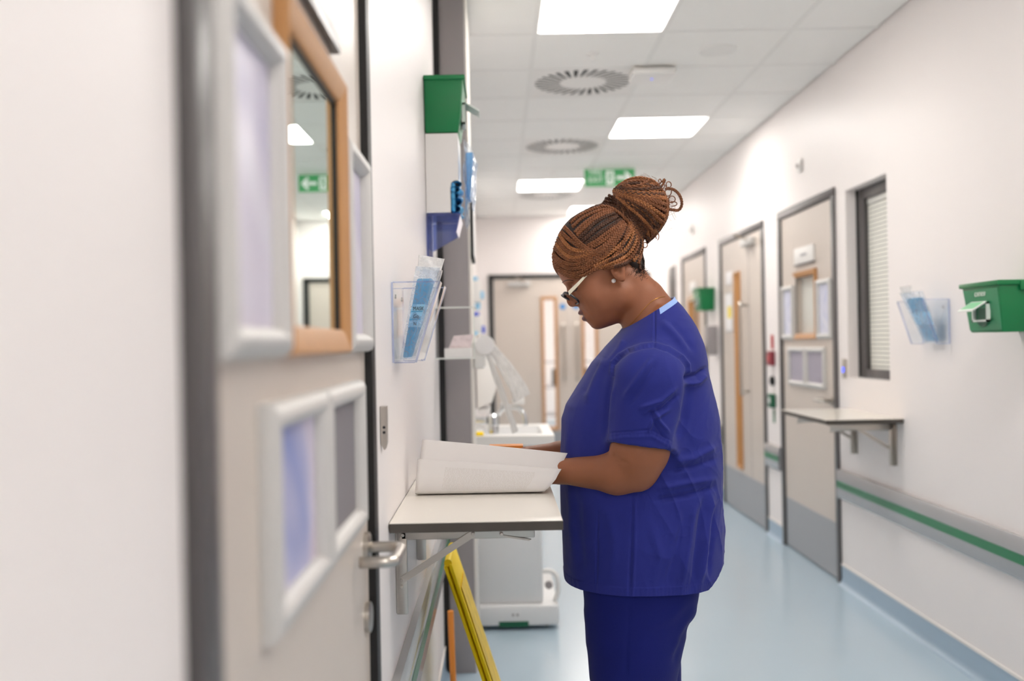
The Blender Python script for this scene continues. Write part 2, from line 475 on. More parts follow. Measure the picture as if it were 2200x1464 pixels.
# crash rails
def crash_rail(side, y0, y1, label):
    X = XR if side > 0 else XL
    r = thing('crash_rail', label, 'handrail', (X, y0, 0.46), 0, 'grey crash rails with a green stripe')
    L = y1 - y0
    d = -side
    q = [(0, 0), (d * 0.018, 0.0), (d * 0.026, 0.012), (d * 0.026, 0.062), (d * 0.026, 0.09), (d * 0.026, 0.135), (d * 0.018, 0.15), (0, 0.15)]
    MB().prism(q, 'y', 0, L).build('rail_body', 'rail_grey', r, smooth='auto')
    B(d * 0.0262, d * 0.0278, 0.004, L - 0.004, 0.058, 0.093).build('stripe', 'rail_green', r)
    return r
crash_rail(1, YB, RA[0] - 0.01, 'grey crash rail with green stripe on the right wall under the shelf')
crash_rail(1, RA[1] + 0.01, RB[0] - 0.01, 'short grey crash rail between the first two doors on the right')
crash_rail(1, RB[1] + 0.01, RC[0] - 0.01, 'distant grey crash rail behind the nurse, between the second and third doors')
crash_rail(-1, 1.84, YPIL - 0.03, 'grey crash rail on the left wall behind the yellow sign')

# ------------------------------------------------------------------ doors
def rail_profile(w, h):
    return [(0, 0), (0, -h * 0.45), (w * 0.12, -h * 0.8), (w * 0.35, -h), (w * 0.65, -h), (w * 0.88, -h * 0.75), (w, -h * 0.35), (w, 0)]
def mitred(x0, x1, z0, z1, prof, parent, name, m):
    # four mitred rails; prof runs (distance inwards, y)
    cs = [((x0, z0), (x1, z0)), ((x1, z0), (x1, z1)), ((x1, z1), (x0, z1)), ((x0, z1), (x0, z0))]
    cx, cz = (x0 + x1) / 2, (z0 + z1) / 2
    for (a, b) in cs:
        m_ = MB(); vs = []
        for (px, pz) in (a, b):
            sx, sz = (1 if px < cx else -1), (1 if pz < cz else -1)
            vs += [(px + sx * d, y, pz + sz * d) for d, y in prof]
        n = len(prof)
        fs = [tuple(range(n)), tuple(range(2 * n - 1, n - 1, -1))] + [(i, i + n, (i + 1) % n + n, (i + 1) % n) for i in range(n)]
        m_.add(vs, fs).build(name, m, parent, smooth='auto')
def snap_frame(label, origin, rz, x0, x1, z0, z1, poster, w=0.03, h=0.020):
    # origin/rz: the wall or door the frame hangs on; x, z in that plane
    ca, sa = math.cos(rz), math.sin(rz)
    xm = (x0 + x1) / 2
    loc = (origin[0] + ca * xm, origin[1] + sa * xm, origin[2] + z0)
    r = thing('snap_frame', label, 'frame', loc, rz)
    hw, H = (x1 - x0) / 2, z1 - z0
    mitred(-hw, hw, 0, H, rail_profile(w, h), r, 'frame_rail', 'alu_rail')
    B(-hw + w * 0.8, hw - w * 0.8, -0.003, -0.0005, w * 0.8, H - w * 0.8).build('poster', poster, r)
    return r
def lever(parent, x, z, lx):
    # D-shaped return lever with round rose
    h = MB(); h.lathe([(0.026, 0), (0.026, -0.008), (0.022, -0.010)], 24, axis='y', loc=(x, 0, z))
    o = h.build('handle', 'steel', parent, smooth='auto')
    p = [(x, -0.008, z), (x, -0.045, z), (x - lx * 0.006, -0.058, z), (x - lx * 0.02, -0.064, z), (x - lx * 0.10, -0.064, z), (x - lx * 0.114, -0.058, z), (x - lx * 0.12, -0.045, z), (x - lx * 0.12, -0.008, z)]
    MB().tube(catmull(p, 4), 0.0095, 12).build('lever', 'steel', o, smooth=True)
    MB().lathe([(0.026, 0), (0.026, -0.008), (0.022, -0.010)], 24, axis='y', loc=(x, 0, z - 0.12)).build('escutcheon', 'steel', parent, smooth='auto')

def door_frame(r, W, H=2.06, jw=0.055, depth=0.12):
    for (a, b, c_, d_) in ((-jw, 0, 0, H + jw * 0), (W, W + jw, 0, H)):
        B(a, b, -0.012, depth, c_, H).build('jamb', 'frame_grey', r, bevel=0.002)
    B(-jw, W + jw, -0.012, depth, H, H + 0.045).build('door_head', 'frame_grey', r, bevel=0.002)
    m = MB(); m.box(0, 0.007, -0.004, 0.05, 0.004, H); m.box(W - 0.007, W, -0.004, 0.05, 0.004, H); m.box(0.007, W - 0.007, -0.004, 0.05, H - 0.007, H)
    m.build('seal', 'seal_black', r)
def framed_door(name, label, loc, rz, W=0.96, posters=True, whose='', jw=0.055):
    r = thing(name, label, 'door', loc, rz, kind='structure')
    door_frame(r, W, jw=jw)
    wx0, wx1, wz0, wz1 = W - 0.69, W - 0.27, 1.30, 1.70
    # leaf with a window opening
    m = MB(); a, b = 0.008, W - 0.008
    m.box(a, wx0 + 0.02, 0.0, 0.05, 0.01, 2.052); m.box(wx1 - 0.02, b, 0.0, 0.05, 0.01, 2.052)
    m.box(wx0 + 0.02, wx1 - 0.02, 0.0, 0.05, 0.01, wz0 + 0.02); m.box(wx0 + 0.02, wx1 - 0.02, 0.0, 0.05, wz1 - 0.02, 2.052)
    m.build('leaf', 'door_beige', r)
    B(a + 0.01, b - 0.01, -0.0025, 0, 0.012, 0.31).build('kick_plate', 'kick_grey', r)
    wf = bpy.data.objects.new('vision_panel', None); C.objects.link(wf); wf.parent = r
    mitred(wx0, wx1, wz0, wz1, [(0, 0), (0, -0.014), (0.004, -0.018), (0.03, -0.012), (0.034, -0.008), (0.034, 0.03), (0, 0.03)], wf, 'timber_bead', 'oak')
    B(wx0 + 0.03, wx1 - 0.03, -0.002, 0.004, wz0 + 0.03, wz1 - 0.03).build('pane', 'mirror_glass' if rz > 0 else 'glass', wf)
    m = MB(); e = 0.040
    m.box(wx0 + 0.032, wx0 + e, -0.005, -0.002, wz0 + 0.032, wz1 - 0.032); m.box(wx1 - e, wx1 - 0.032, -0.005, -0.002, wz0 + 0.032, wz1 - 0.032)
    m.box(wx0 + e, wx1 - e, -0.005, -0.002, wz1 - e, wz1 - 0.032)
    m.build('gasket', 'seal_black', wf)
    B(wx0 + 0.02, wx1 - 0.02, 0.034, 0.04, wz0 + 0.02, wz1 - 0.02).build('back_pane', 'white_plastic' if rz < 0 else 'poster_grey', wf)
    if rz < 0:
        for q in range(8):
            z = wz0 + 0.04 + q * 0.041
            MB().prism([(0.030, 0), (0.010, 0.004), (0.006, 0.018), (0.010, 0.032), (0.030, 0.038)], 'x', wx0 + 0.045, wx1 - 0.035).build('louvre', 'white_plastic', wf)
            wf.children[-1].location.z = z
    sg = B(W - 0.66, W - 0.30, -0.012, 0, 1.745, 1.84).build('name_plate', 'white_plastic', r, bevel=0.002)
    B(W - 0.66, W - 0.30, -0.013, -0.0005, 1.737, 1.745).build('plate_edge', 'frame_grey', sg)
    m = MB()
    for q in range(5): m.box(W - 0.53 + q * 0.024, W - 0.53 + q * 0.024 + 0.016, -0.0128, -0.0118, 1.786, 1.80)
    m.build('plate_print', 'ink_grey', sg)
    lever(r, W - 0.05, 0.965, 1)
    if rz > 0: B(W - 0.006, W + 0.036, -0.0135, -0.002, 0.004, 2.06).build('wide_seal', 'seal_black', r)
    return r
dL = framed_door('door_1', 'beige door with timber framed window close on the left', (XL, 0.795, 0), LEFT)
o = (XL, 0.795, 0)
snap_frame('large silver snap frame with a lilac poster left of the near timber window', o, LEFT, 0.018, 0.262, 1.30, 1.63, 'poster_lilac')
snap_frame('narrow silver snap frame with pale poster between near timber window and door edge', o, LEFT, 0.70, 0.945, 1.30, 1.63, 'poster_lilac')
snap_frame('silver snap frame with blurred blue and pink poster low on the near left door', o, LEFT, 0.170, 0.478, 1.02, 1.255, 'poster_blue')
snap_frame('silver snap frame with plain grey insert above the near door handle', o, LEFT, 0.482, 0.825, 1.02, 1.255, 'poster_grey')
dA = framed_door('door_2', 'beige door with timber framed window behind the right hand shelf', (XR, 6.285, 0), RIGHT)
o = (XR, 6.285, 0)
snap_frame('pale snap frame at the far edge of the right hand door window', o, RIGHT, 0.018, 0.262, 1.30, 1.63, 'poster_pale')
snap_frame('pale snap frame at the near edge of the right hand door window', o, RIGHT, 0.70, 0.945, 1.30, 1.63, 'poster_pale')
snap_frame('left of two grey notice frames below the right hand door window', o, RIGHT, 0.135, 0.478, 1.02, 1.255, 'poster_greylilac')
snap_frame('right of two grey notice frames below the right hand door window', o, RIGHT, 0.482, 0.825, 1.02, 1.255, 'poster_greylilac')

def slot_door(name, label, loc, rz, W, slot, sz, pulls=(), closer=True, extra=None):
    r = thing(name, label, 'door', loc, rz, kind='structure')
    door_frame(r, W)
    x0, x1 = slot; z0, z1 = sz
    m = MB()
    m.box(0.008, x0 + 0.01, 0, 0.05, 0.01, 2.052); m.box(x1 - 0.01, W - 0.008, 0, 0.05, 0.01, 2.052)
    m.box(x0 + 0.01, x1 - 0.01, 0, 0.05, 0.01, z0 + 0.01); m.box(x0 + 0.01, x1 - 0.01, 0, 0.05, z1 - 0.01, 2.052)
    m.build('leaf', 'door_beige', r)
    B(0.016, W - 0.016, -0.0025, 0, 0.012, 0.31).build('kick_plate', 'kick_grey', r)
    vp = bpy.data.objects.new('vision_panel', None); C.objects.link(vp); vp.parent = r
    mitred(x0, x1, z0, z1, [(0, 0), (0, -0.014), (0.004, -0.018), (0.02, -0.014), (0.024, -0.008), (0.024, 0.04), (0, 0.04)], vp, 'timber_bead', 'oak')
    B(x0 + 0.02, x1 - 0.02, 0.018, 0.024, z0 + 0.02, z1 - 0.02).build('pane', 'glass', vp)
    if closer:
        B(W - 0.42, W - 0.16, -0.05, 0, 1.965, 2.02).build('door_closer', 'alu_rail', r, bevel=0.008)
        MB().tube([(W - 0.2, -0.05, 2.0), (W - 0.1, -0.16, 2.025), (W - 0.34, -0.06, 2.045)], 0.008, 8).build('closer_arm', 'steel', r)
    for px_, pz0, pz1 in pulls:
        p = [(px_, 0, pz0), (px_, -0.04, pz0), (px_, -0.055, pz0 + 0.015), (px_, -0.055, pz1 - 0.015), (px_, -0.04, pz1), (px_, 0, pz1)]
        MB().tube(catmull(p, 4), 0.011, 10).build('handle', 'steel', r, smooth=True)
    return r
dB = slot_door('door_3', 'beige door with a tall narrow timber vision slot on the right', (XR, 7.965, 0), RIGHT, 1.22, (0.455, 0.60), (0.34, 1.81), [(0.80, 0.93, 1.55)])
B(0.845, 0.852, -0.0015, 0.0, 0.01, 2.05).build('leaf_gap', 'panel_grey', dB)
B(0.18, 0.36, -0.01, 0, 1.73, 1.83).build('name_plate', 'notice_white', dB, bevel=0.002)
nf = thing('door_notice', 'white notice with a yellow square on the slotted door', 'notice', (XR - 0.001, 7.965 - 0.25, 1.36), RIGHT)
B(-0.12, 0.12, -0.008, 0, 0, 0.31).build('backing', 'alu_rail', nf, bevel=0.002)
B(-0.105, 0.105, -0.0095, -0.008, 0.015, 0.295).build('sheet', 'notice_white', nf)
B(-0.02, 0.10, -0.0105, -0.0095, 0.11, 0.2).build('yellow_square', 'note_yellow', nf)
dC = slot_door('door_4', 'far beige door with timber window beside the distant green dispenser', (XR, 9.605, 0), RIGHT, 1.0, (0.27, 0.69), (1.28, 1.70), [], False)
B(0.36, 0.62, -0.012, 0, 1.75, 1.84).build('name_plate', 'white_plastic', dC, bevel=0.002)
lever(dC, 0.95, 0.965, 1)
struct(B(XR - 0.012, XR + 0.01, 10.02, 10.36, 0.0, 2.06).build('door_5', 'frame_grey', bevel=0.003), 'narrow dark grey riser door at the far right', 'door')
# double doors at the end of the corridor
r = thing('door_6', 'beige double doors with two narrow timber vision slots at the corridor end', 'door', (ED[0] + 0.06, YE, 0), 0, kind='structure')
W2 = ED[1] - ED[0] - 0.12
MB().box(-0.06, 0, -0.02, 0.1, 0, 2.085).build('jamb', 'vent_dark', r); MB().box(W2, W2 + 0.06, -0.02, 0.1, 0, 2.085).build('jamb', 'vent_dark', r)
MB().box(-0.06, W2 + 0.06, -0.02, 0.1, 2.045, 2.09).build('door_head', 'vent_dark', r)
mid = 0.86
for s_, (l0, l1) in enumerate(((0.004, mid - 0.003), (mid + 0.003, W2 - 0.004))):
    x0 = 0.535 if s_ == 0 else 0.995
    x1 = x0 + 0.185
    z0, z1 = 0.31, 1.83
    m = MB(); m.box(l0, x0 + 0.01, 0, 0.05, 0.01, 2.04); m.box(x1 - 0.01, l1, 0, 0.05, 0.01, 2.04); m.box(x0 + 0.01, x1 - 0.01, 0, 0.05, 0.01, z0 + 0.01); m.box(x0 + 0.01, x1 - 0.01, 0, 0.05, z1 - 0.01, 2.04)
    lf = m.build('leaf', 'door_beige', r)
    mitred(x0, x1, z0, z1, [(0, 0), (0, -0.014), (0.004, -0.018), (0.03, -0.014), (0.034, -0.008), (0.034, 0.04), (0, 0.04)], lf, 'timber_bead', 'oak')
    B(x0 + 0.03, x1 - 0.03, 0.018, 0.024, z0 + 0.03, z1 - 0.03).build('pane', 'glass', lf)
    hx = mid - 0.075 if s_ == 0 else mid + 0.075
    p = [(hx, 0, 0.9), (hx, -0.05, 0.9), (hx, -0.06, 0.92), (hx, -0.06, 1.48), (hx, -0.05, 1.5), (hx, 0, 1.5)]
    MB().tube(catmull(p, 4), 0.014, 10).build('handle', 'steel', lf, smooth=True)
    MB().lathe([(0.034, 0), (0.034, -0.003)], 20, axis='y', loc=(hx, 0, 1.715)).build('blue_disc', 'blue_disc', lf)
    B(l0 + 0.02, l1 - 0.02, -0.003, 0, 0.02, 0.3).build('kick_plate', 'kick_grey', lf)
B(0.16, 0.42, -0.06, 0, 1.955, 2.01).build('door_closer', 'alu_rail', r, bevel=0.01)
MB().tube([(0.36, -0.06, 1.99), (0.24, -0.2, 2.03), (0.3, -0.02, 2.06)], 0.01, 8).build('closer_arm', 'steel', r)
# a dark trolley in the lobby, seen through the slots
t = thing('trolley', 'dark trolley glimpsed through the double door slot', 'trolley', (0.62, 15.2, 0))
for z in (0.2, 0.62, 1.0): B(-0.5, 0.9, -0.25, 0.25, z, z + 0.03).build('shelf', 'panel_grey', t, bevel=0.004)
for x in (-0.48, 0.88):
    for y in (-0.23, 0.23): MB().tube([(x, y, 0.0), (x, y, 1.1)], 0.014, 8).build('post', 'steel', t)
for x in (-0.35, -0.05, 0.3, 0.65):
    MB().box(x - 0.1, x + 0.1, -0.18, 0.18, 0.651, 0.9).build('bin', 'vent_dark', t, bevel=0.01)

# ------------------------------------------------------------------ window with blind in the right wall
wn = thing('window_1', 'recessed dark framed window with white slatted blind', 'window', (XR, WIN[0], WIN[2]), 0, kind='structure')
Lw, Hw = WIN[1] - WIN[0], WIN[3] - WIN[2]
dpt = 0.058
fr = MB()
for (a, b, c_, d_) in ((0, 0.05, 0, Hw), (Lw - 0.09, Lw, 0, Hw)): B(dpt, dpt + 0.05, a, b, c_, d_).build('window_frame', 'frame_grey', wn, bevel=0.003)
for (c_, d_) in ((0, 0.045), (Hw - 0.055, Hw)): B(dpt, dpt + 0.05, 0.05, Lw - 0.09, c_, d_).build('window_frame', 'frame_grey', wn, bevel=0.003)
B(dpt - 0.006, dpt, Lw - 0.012, Lw, 0, Hw).build('seal', 'vent_dark', wn)
B(dpt + 0.012, dpt + 0.016, 0.05, Lw - 0.09, 0.045, Hw - 0.055).build('pane', 'glass', wn)
bl = bpy.data.objects.new('blind', None); C.objects.link(bl); bl.parent = wn
n = 38; z0 = 0.05; z1 = Hw - 0.1
sm = None
for q in range(n):
    z = z0 + (z1 - z0) * q / (n - 1)
    if sm is None:
        sm = MB().hexa([(0.0, 0.0, -0.0095), (0.001, 0.0, -0.0097), (0.001, Lw - 0.15, -0.0097), (0.0, Lw - 0.15, -0.0095), (0.0015, 0, 0.0085), (0.0025, 0, 0.0083), (0.0025, Lw - 0.15, 0.0083), (0.0015, Lw - 0.15, 0.0085)]).build('slat', 'slat', bl); o = sm
    else:
        o = sm.copy(); C.objects.link(o); o.parent = bl
    o.location = (dpt + 0.022, 0.055, z)
B(dpt + 0.052, dpt + 0.056, 0.0, Lw, 0, Hw).build('dark_room_sheet', 'vent_dark', wn)  # added dark sheet; its colour stands in for the unlit room behind the slats
B(dpt + 0.018, dpt + 0.05, 0.055, Lw - 0.095, Hw - 0.085, Hw - 0.056).build('headrail', 'white_plastic', bl, bevel=0.003)

# ------------------------------------------------------------------ ceiling fittings
lproto = None
ldesc = {0: 'square ceiling light panel over the near left of the viewer'}
seen = {4.04: 'largest bright square light panel at the top of the picture', 6.44: 'bright square light panel right of the round vents', 8.84: 'bright square light panel left of the exit sign', 11.24: ''}
for (x, y) in LIGHTS:
    if y + 0.6 > YE + 0.05: y = 10.64 if False else y
    lab = {4.04: 'largest bright square light panel at the top of the picture', 6.44: 'bright square light panel right of the nearer round vent', 8.84: 'bright square light panel just left of the green exit sign'}.get(y, 'square light panel out of view behind the viewer' if y < 0 else 'square light panel overhead between viewer and nurse')
    if y > 10.7: continue
    t = thing('ceiling_light', lab if y >= 0 else ('square light panel overhead at the viewer' if y > -1 else 'square light panel overhead far behind the viewer'), 'light', (x + 0.3, y + 0.3, ZC), 0, 'square ceiling light panels')
    mitred(-0.292, 0.292, -0.292, 0.292, [(0, 0.0), (0, 0.006), (0.014, 0.006), (0.014, 0.0)], t, 'frame', 'white_plastic')
    for ch in t.children: ch.rotation_euler = (PI / 2, 0, 0); ch.location = (0, 0, 0.006)
    B(-0.278, 0.278, -0.278, 0.278, -0.0005, 0.006).build('diffuser', 'panel_light', t)
t = thing('ceiling_light', 'small sliver of light panel just above the nurse hair', 'light', (1.10, 10.94, ZC), 0, 'square ceiling light panels')
mitred(-0.292, 0.292, -0.292, 0.292, [(0, 0.0), (0, 0.006), (0.014, 0.006), (0.014, 0.0)], t, 'frame', 'white_plastic')
for ch in t.children: ch.rotation_euler = (PI / 2, 0, 0); ch.location = (0, 0, 0.006)
B(-0.278, 0.278, -0.278, 0.278, -0.0005, 0.006).build('diffuser', 'panel_light', t)
t = thing('ceiling_light', 'light panel in the lobby behind the double doors', 'light', (0.8, 14, ZC - 0.012), 0, 'square ceiling light panels')
B(-0.6, 0.6, -0.6, 0.6, 0, 0.01).build('diffuser', 'panel_light', t)
def swirl(x, y, label):
    t = thing('air_diffuser', label, 'vent', (x + 0.3, y + 0.3, ZC), 0, 'round slotted ceiling vents')
    n = 30
    # face plate as a ring of vanes between slots over a dark plenum
    B(-0.291, 0.291, -0.291, 0.291, 0.004, 0.012).build('plenum', 'vent_dark', t)
    m = MB(); N = 72
    def ringpts(f): return [f(2 * PI * k / N) for k in range(N)]
    inner = [(0.128 * math.cos(a), 0.128 * math.sin(a)) for a in [2 * PI * k / N for k in range(N)]]
    outer = [(0.268 * math.cos(a), 0.268 * math.sin(a)) for a in [2 * PI * k / N for k in range(N)]]
    def sq(a):
        c_, s__ = math.cos(a), math.sin(a); q = 0.291 / max(abs(c_), abs(s__)); return (q * c_, q * s__)
    sqp = [sq(2 * PI * k / N) for k in range(N)]
    def face(zs): pass
    m.add([(p[0], p[1], 0) for p in inner] + [(p[0], p[1], 0.004) for p in inner], [tuple(range(N))] + [(k, (k + 1) % N, N + (k + 1) % N, N + k) for k in range(N)])
    m.build('centre_disc', 'white_plastic', t)
    m = MB()
    m.add([(p[0], p[1], 0) for p in outer] + [(p[0], p[1], 0) for p in sqp] + [(p[0], p[1], 0.004) for p in outer], [(k, (k + 1) % N, N + (k + 1) % N, N + k) for k in range(N)] + [(k, (k + 1) % N, 2 * N + (k + 1) % N, 2 * N + k) for k in range(N)])
    m.build('face_plate', 'white_plastic', t)
    vm = None
    for k in range(n):
        if vm is None:
            a0 = 0.0; tw = 0.42; g = 2 * PI / n * 0.40
            def pt(r_, a): return (r_ * math.cos(a), r_ * math.sin(a))
            q = [pt(0.124, -g / 2 * 1.2), pt(0.272, tw * 0.5 - g * 0.72), pt(0.272, tw * 0.5 + g * 0.55), pt(0.124, g / 2 * 1.1)]
            vm = MB().prism(q, 'z', 0.0005, 0.0015).build('vane', 'white_plastic', t); o = vm
        else:
            o = vm.copy(); C.objects.link(o); o.parent = t
        o.rotation_euler = (0, 0, 2 * PI * k / n)
    return t
swirl(*VENTS[0], 'nearest round slotted air vent, largest of the three in the ceiling')
swirl(*VENTS[1], 'second round slotted air vent, left of the second light panel')
swirl(*VENTS[2], 'farthest round slotted air vent behind the third light panel')
def ceil_disc(name, label, cat, x, y, prof, m='white_plastic'):
    return tag(MB().lathe(prof, 28, loc=(0, 0, 0)).build(name, m, smooth='auto'), label, cat)
o = ceil_disc('ceiling_speaker', 'round flat white speaker grille in the ceiling at right', 'speaker', 0, 0, [(0.095, 0), (0.095, -0.006), (0.088, -0.010), (0.082, -0.006), (0.07, -0.008), (0.03, -0.011), (0.001, -0.012)], 'grid_white'); o.location = (1.12, 4.95, ZC)
def sprinkler(x, y, lab):
    t = thing('sprinkler_head', lab, 'sprinkler', (x, y, ZC), 0, 'ceiling sprinkler heads')
    MB().lathe([(0.032, 0), (0.03, -0.006), (0.012, -0.01), (0.012, -0.002)], 20).build('collar', 'white_plastic', t, smooth='auto')
    MB().lathe([(0.008, -0.004), (0.008, -0.02), (0.004, -0.03), (0.014, -0.034), (0.014, -0.036)], 14).build('nozzle', 'grid_white', t, smooth='auto')
sprinkler(0.50, 4.97, 'small brass sprinkler head between large light panel and round vent')
sprinkler(0.50, 8.45, 'tiny distant sprinkler head near the third light panel')
t = thing('wireless_access_point', 'white rounded box with small blue light hanging under the ceiling', 'sensor', (0.845, 5.30, ZC))
MB().lathe([(0.05, 0), (0.05, -0.012)], 20).build('mount', 'vent_dark', t)
B(-0.115, 0.115, -0.11, 0.11, -0.048, -0.012).build('body', 'white_plastic', t, bevel=0.016, seg=4)
MB().lathe([(0.006, -0.0485), (0.005, -0.050)], 12).build('led', 'led_blue', t)
t = thing('exit_sign', 'hanging green fire exit sign with white running figure and arrow', 'sign', (0.945, 8.2, 2.585), 0)
sb = B(-0.207, 0.207, -0.006, 0.006, 0, 0.143).build('panel', 'sign_green', t)
for x in (-0.15, 0.15): MB().tube([(x, 0, 0.14), (x, 0, 0.163)], 0.003, 6).build('hanger', 'steel', t)
text('lettering', 'FIRE\nEXIT', 0.062, 'sign_white', sb, (-0.115, -0.0062, 0.085), (PI / 2, 0, 0), sx=0.95)
m = MB(); m.box(-0.03, 0.035, -0.0068, -0.006, 0.015, 0.128); m.build('pictogram_panel', 'sign_white', sb)
m = MB()
m.lathe([(0.008, -0.0076), (0.008, -0.0068)], 14, axis='y', loc=(0.008, 0, 0.112))
def limb(p, q, w_):
    d = Vector((q[0] - p[0], 0, q[1] - p[1])).normalized(); nrm = Vector((-d.z, 0, d.x)) * w_
    a, b = Vector((p[0], 0, p[1])), Vector((q[0], 0, q[1]))
    P = [a - nrm, b - nrm, b + nrm, a + nrm]
    m.hexa([(v.x, -0.0076, v.z) for v in P] + [(v.x, -0.0067, v.z) for v in P])
limb((0.005, 0.102), (-0.002, 0.068), 0.007); limb((-0.002, 0.07), (0.016, 0.05), 0.005); limb((0.016, 0.05), (0.012, 0.026), 0.0045)
limb((-0.002, 0.07), (-0.01, 0.046), 0.005); limb((-0.01, 0.046), (-0.026, 0.04), 0.0045); limb((0.006, 0.098), (0.024, 0.082), 0.004); limb((0.002, 0.098), (-0.018, 0.088), 0.004)
m.build('running_figure', 'sign_green', sb)
m = MB(); q = [(0.055, 0.058), (0.12, 0.058), (0.12, 0.084), (0.055, 0.084)]
m.prism(q, 'y', -0.0072, -0.006)
m.prism([(0.185, 0.071), (0.135, 0.125), (0.118, 0.112), (0.152, 0.071), (0.118, 0.03), (0.135, 0.017)], 'y', -0.0072, -0.006)
m.prism([(0.11, 0.06), (0.155, 0.06), (0.165, 0.071), (0.155, 0.082), (0.11, 0.082)], 'y', -0.0071, -0.0061)
m.build('arrow', 'sign_white', sb)
# the sign is read from both ends of the corridor
for (x, y, z, lab) in ((XR - 0.001, 5.85, 2.32, 'small round white sensor high on the right wall above the doors'), (XR - 0.001, 9.1, 2.31, 'tiny distant white sensor high on the right wall')):
    t = thing('wall_sensor', lab, 'sensor', (x, y, z), RIGHT)
    B(-0.03, 0.03, -0.018, 0, -0.04, 0.04).build('housing', 'white_plastic', t, bevel=0.008)
    MB().lathe([(0.014, -0.018), (0.012, -0.026), (0.002, -0.03)], 14, axis='y').build('lens', 'panel_grey', t, smooth='auto')

# ------------------------------------------------------------------ folding shelves
def bracket(r, y, D, flip):
    # folding steel bracket under a shelf; local x out from the wall
    b = B(0.001, 0.026, y - 0.004, y + 0.004, -0.224, -0.022).build('bracket', 'steel', r, bevel=0.003)
    B(0.001, 0.004, y - 0.004, y + 0.03, -0.22, -0.022).build('wall_leg', 'steel', b)
    B(0.012, D - 0.055, y - 0.004, y + 0.004, -0.060, -0.0215).build('support_arm', 'steel', b, bevel=0.003)
    B(0.012, D - 0.058, y + 0.004, y + 0.02, -0.025, -0.0215).build('arm_flange', 'steel', b)
    a, e = Vector((0.014, y - 0.006, -0.147)), Vector((0.172, y - 0.006, -0.048))
    d = (e - a).normalized(); nn = Vector((-d.z, 0, d.x)) * 0.0075
    P = [a - nn, e - nn, e + nn, a + nn]
    MB().hexa([(v.x, y - 0.0075, v.z) for v in P] + [(v.x, y - 0.0045, v.z) for v in P]).build('strut', 'steel', b)
    for (x, z) in ((0.014, -0.147), (0.172, -0.048), (0.235, -0.05), (0.017, -0.048), (0.013, -0.162)):
        MB().lathe([(0.0042, y - 0.0045), (0.0042, y - 0.009), (0.003, y - 0.0098)], 12, axis='y', loc=(x, 0, z)).build('rivet', 'steel', b, smooth='auto')
    MB().hexa([(0.235, y - 0.0065, -0.056), (0.295, y - 0.0065, -0.066), (0.295, y + 0.002, -0.066), (0.235, y + 0.002, -0.056), (0.235, y - 0.0065, -0.052), (0.30, y - 0.0065, -0.063), (0.30, y + 0.002, -0.063), (0.235, y + 0.002, -0.052)]).build('release_lever', 'steel', b)
def shelf(label, loc, rz, D, L):
    # local x out of the wall, y along it
    r = thing('folding_shelf', label, 'shelf', loc, rz, 'wall-mounted folding shelves')
    B(0.002, D, 0, L, -0.0205, -0.0015).build('board', 'worktop_edge', r, bevel=0.001, seg=1)
    B(0.002, D - 0.0005, 0.0005, L - 0.0005, -0.0015, 0).build('worktop', 'worktop_white', r)
    return r
ZS = 0.94
s1 = shelf('white folding shelf on the left wall under the papers', (XL, 2.066, ZS), 0, 0.363, 0.80)
bracket(s1, 0.13, 0.363, 1); bracket(s1, 0.68, 0.363, 1)
s2 = shelf('empty white folding shelf on the right wall', (XR, 5.14, ZS), PI, 0.348, 0.71)
bracket(s2, 0.1, 0.348, -1); bracket(s2, 0.60, 0.348, -1)
# steel latch plate on the wall just past the near door
t = thing('latch_plate', 'small steel plate with two screws on the wall beside the near door', 'plate', (XL, 1.955, 1.105))
MB().prism([(0.001, 0.012), (0.007, 0.0), (0.009, 0.0), (0.0125, 0.012), (0.0125, 0.085), (0.001, 0.085)], 'y', 0, 0.03).build('plate', 'steel', t)
for z in (0.034, 0.044): MB().lathe([(0.003, 0), (0.003, -0.001)], 10, axis='y', loc=(0.008, 0, z)).build('screw', 'ink_black', t)
t = thing('door_access_reader', 'small steel access reader with a blue light beside the right hand door', 'reader', (XR, 5.165, 1.146), RIGHT)
B(-0.022, 0.022, -0.012, 0, -0.05, 0.05).build('plate', 'steel', t, bevel=0.003)
B(-0.011, 0.011, -0.014, -0.012, -0.02, 0.006).build('led', 'led_blue', t)

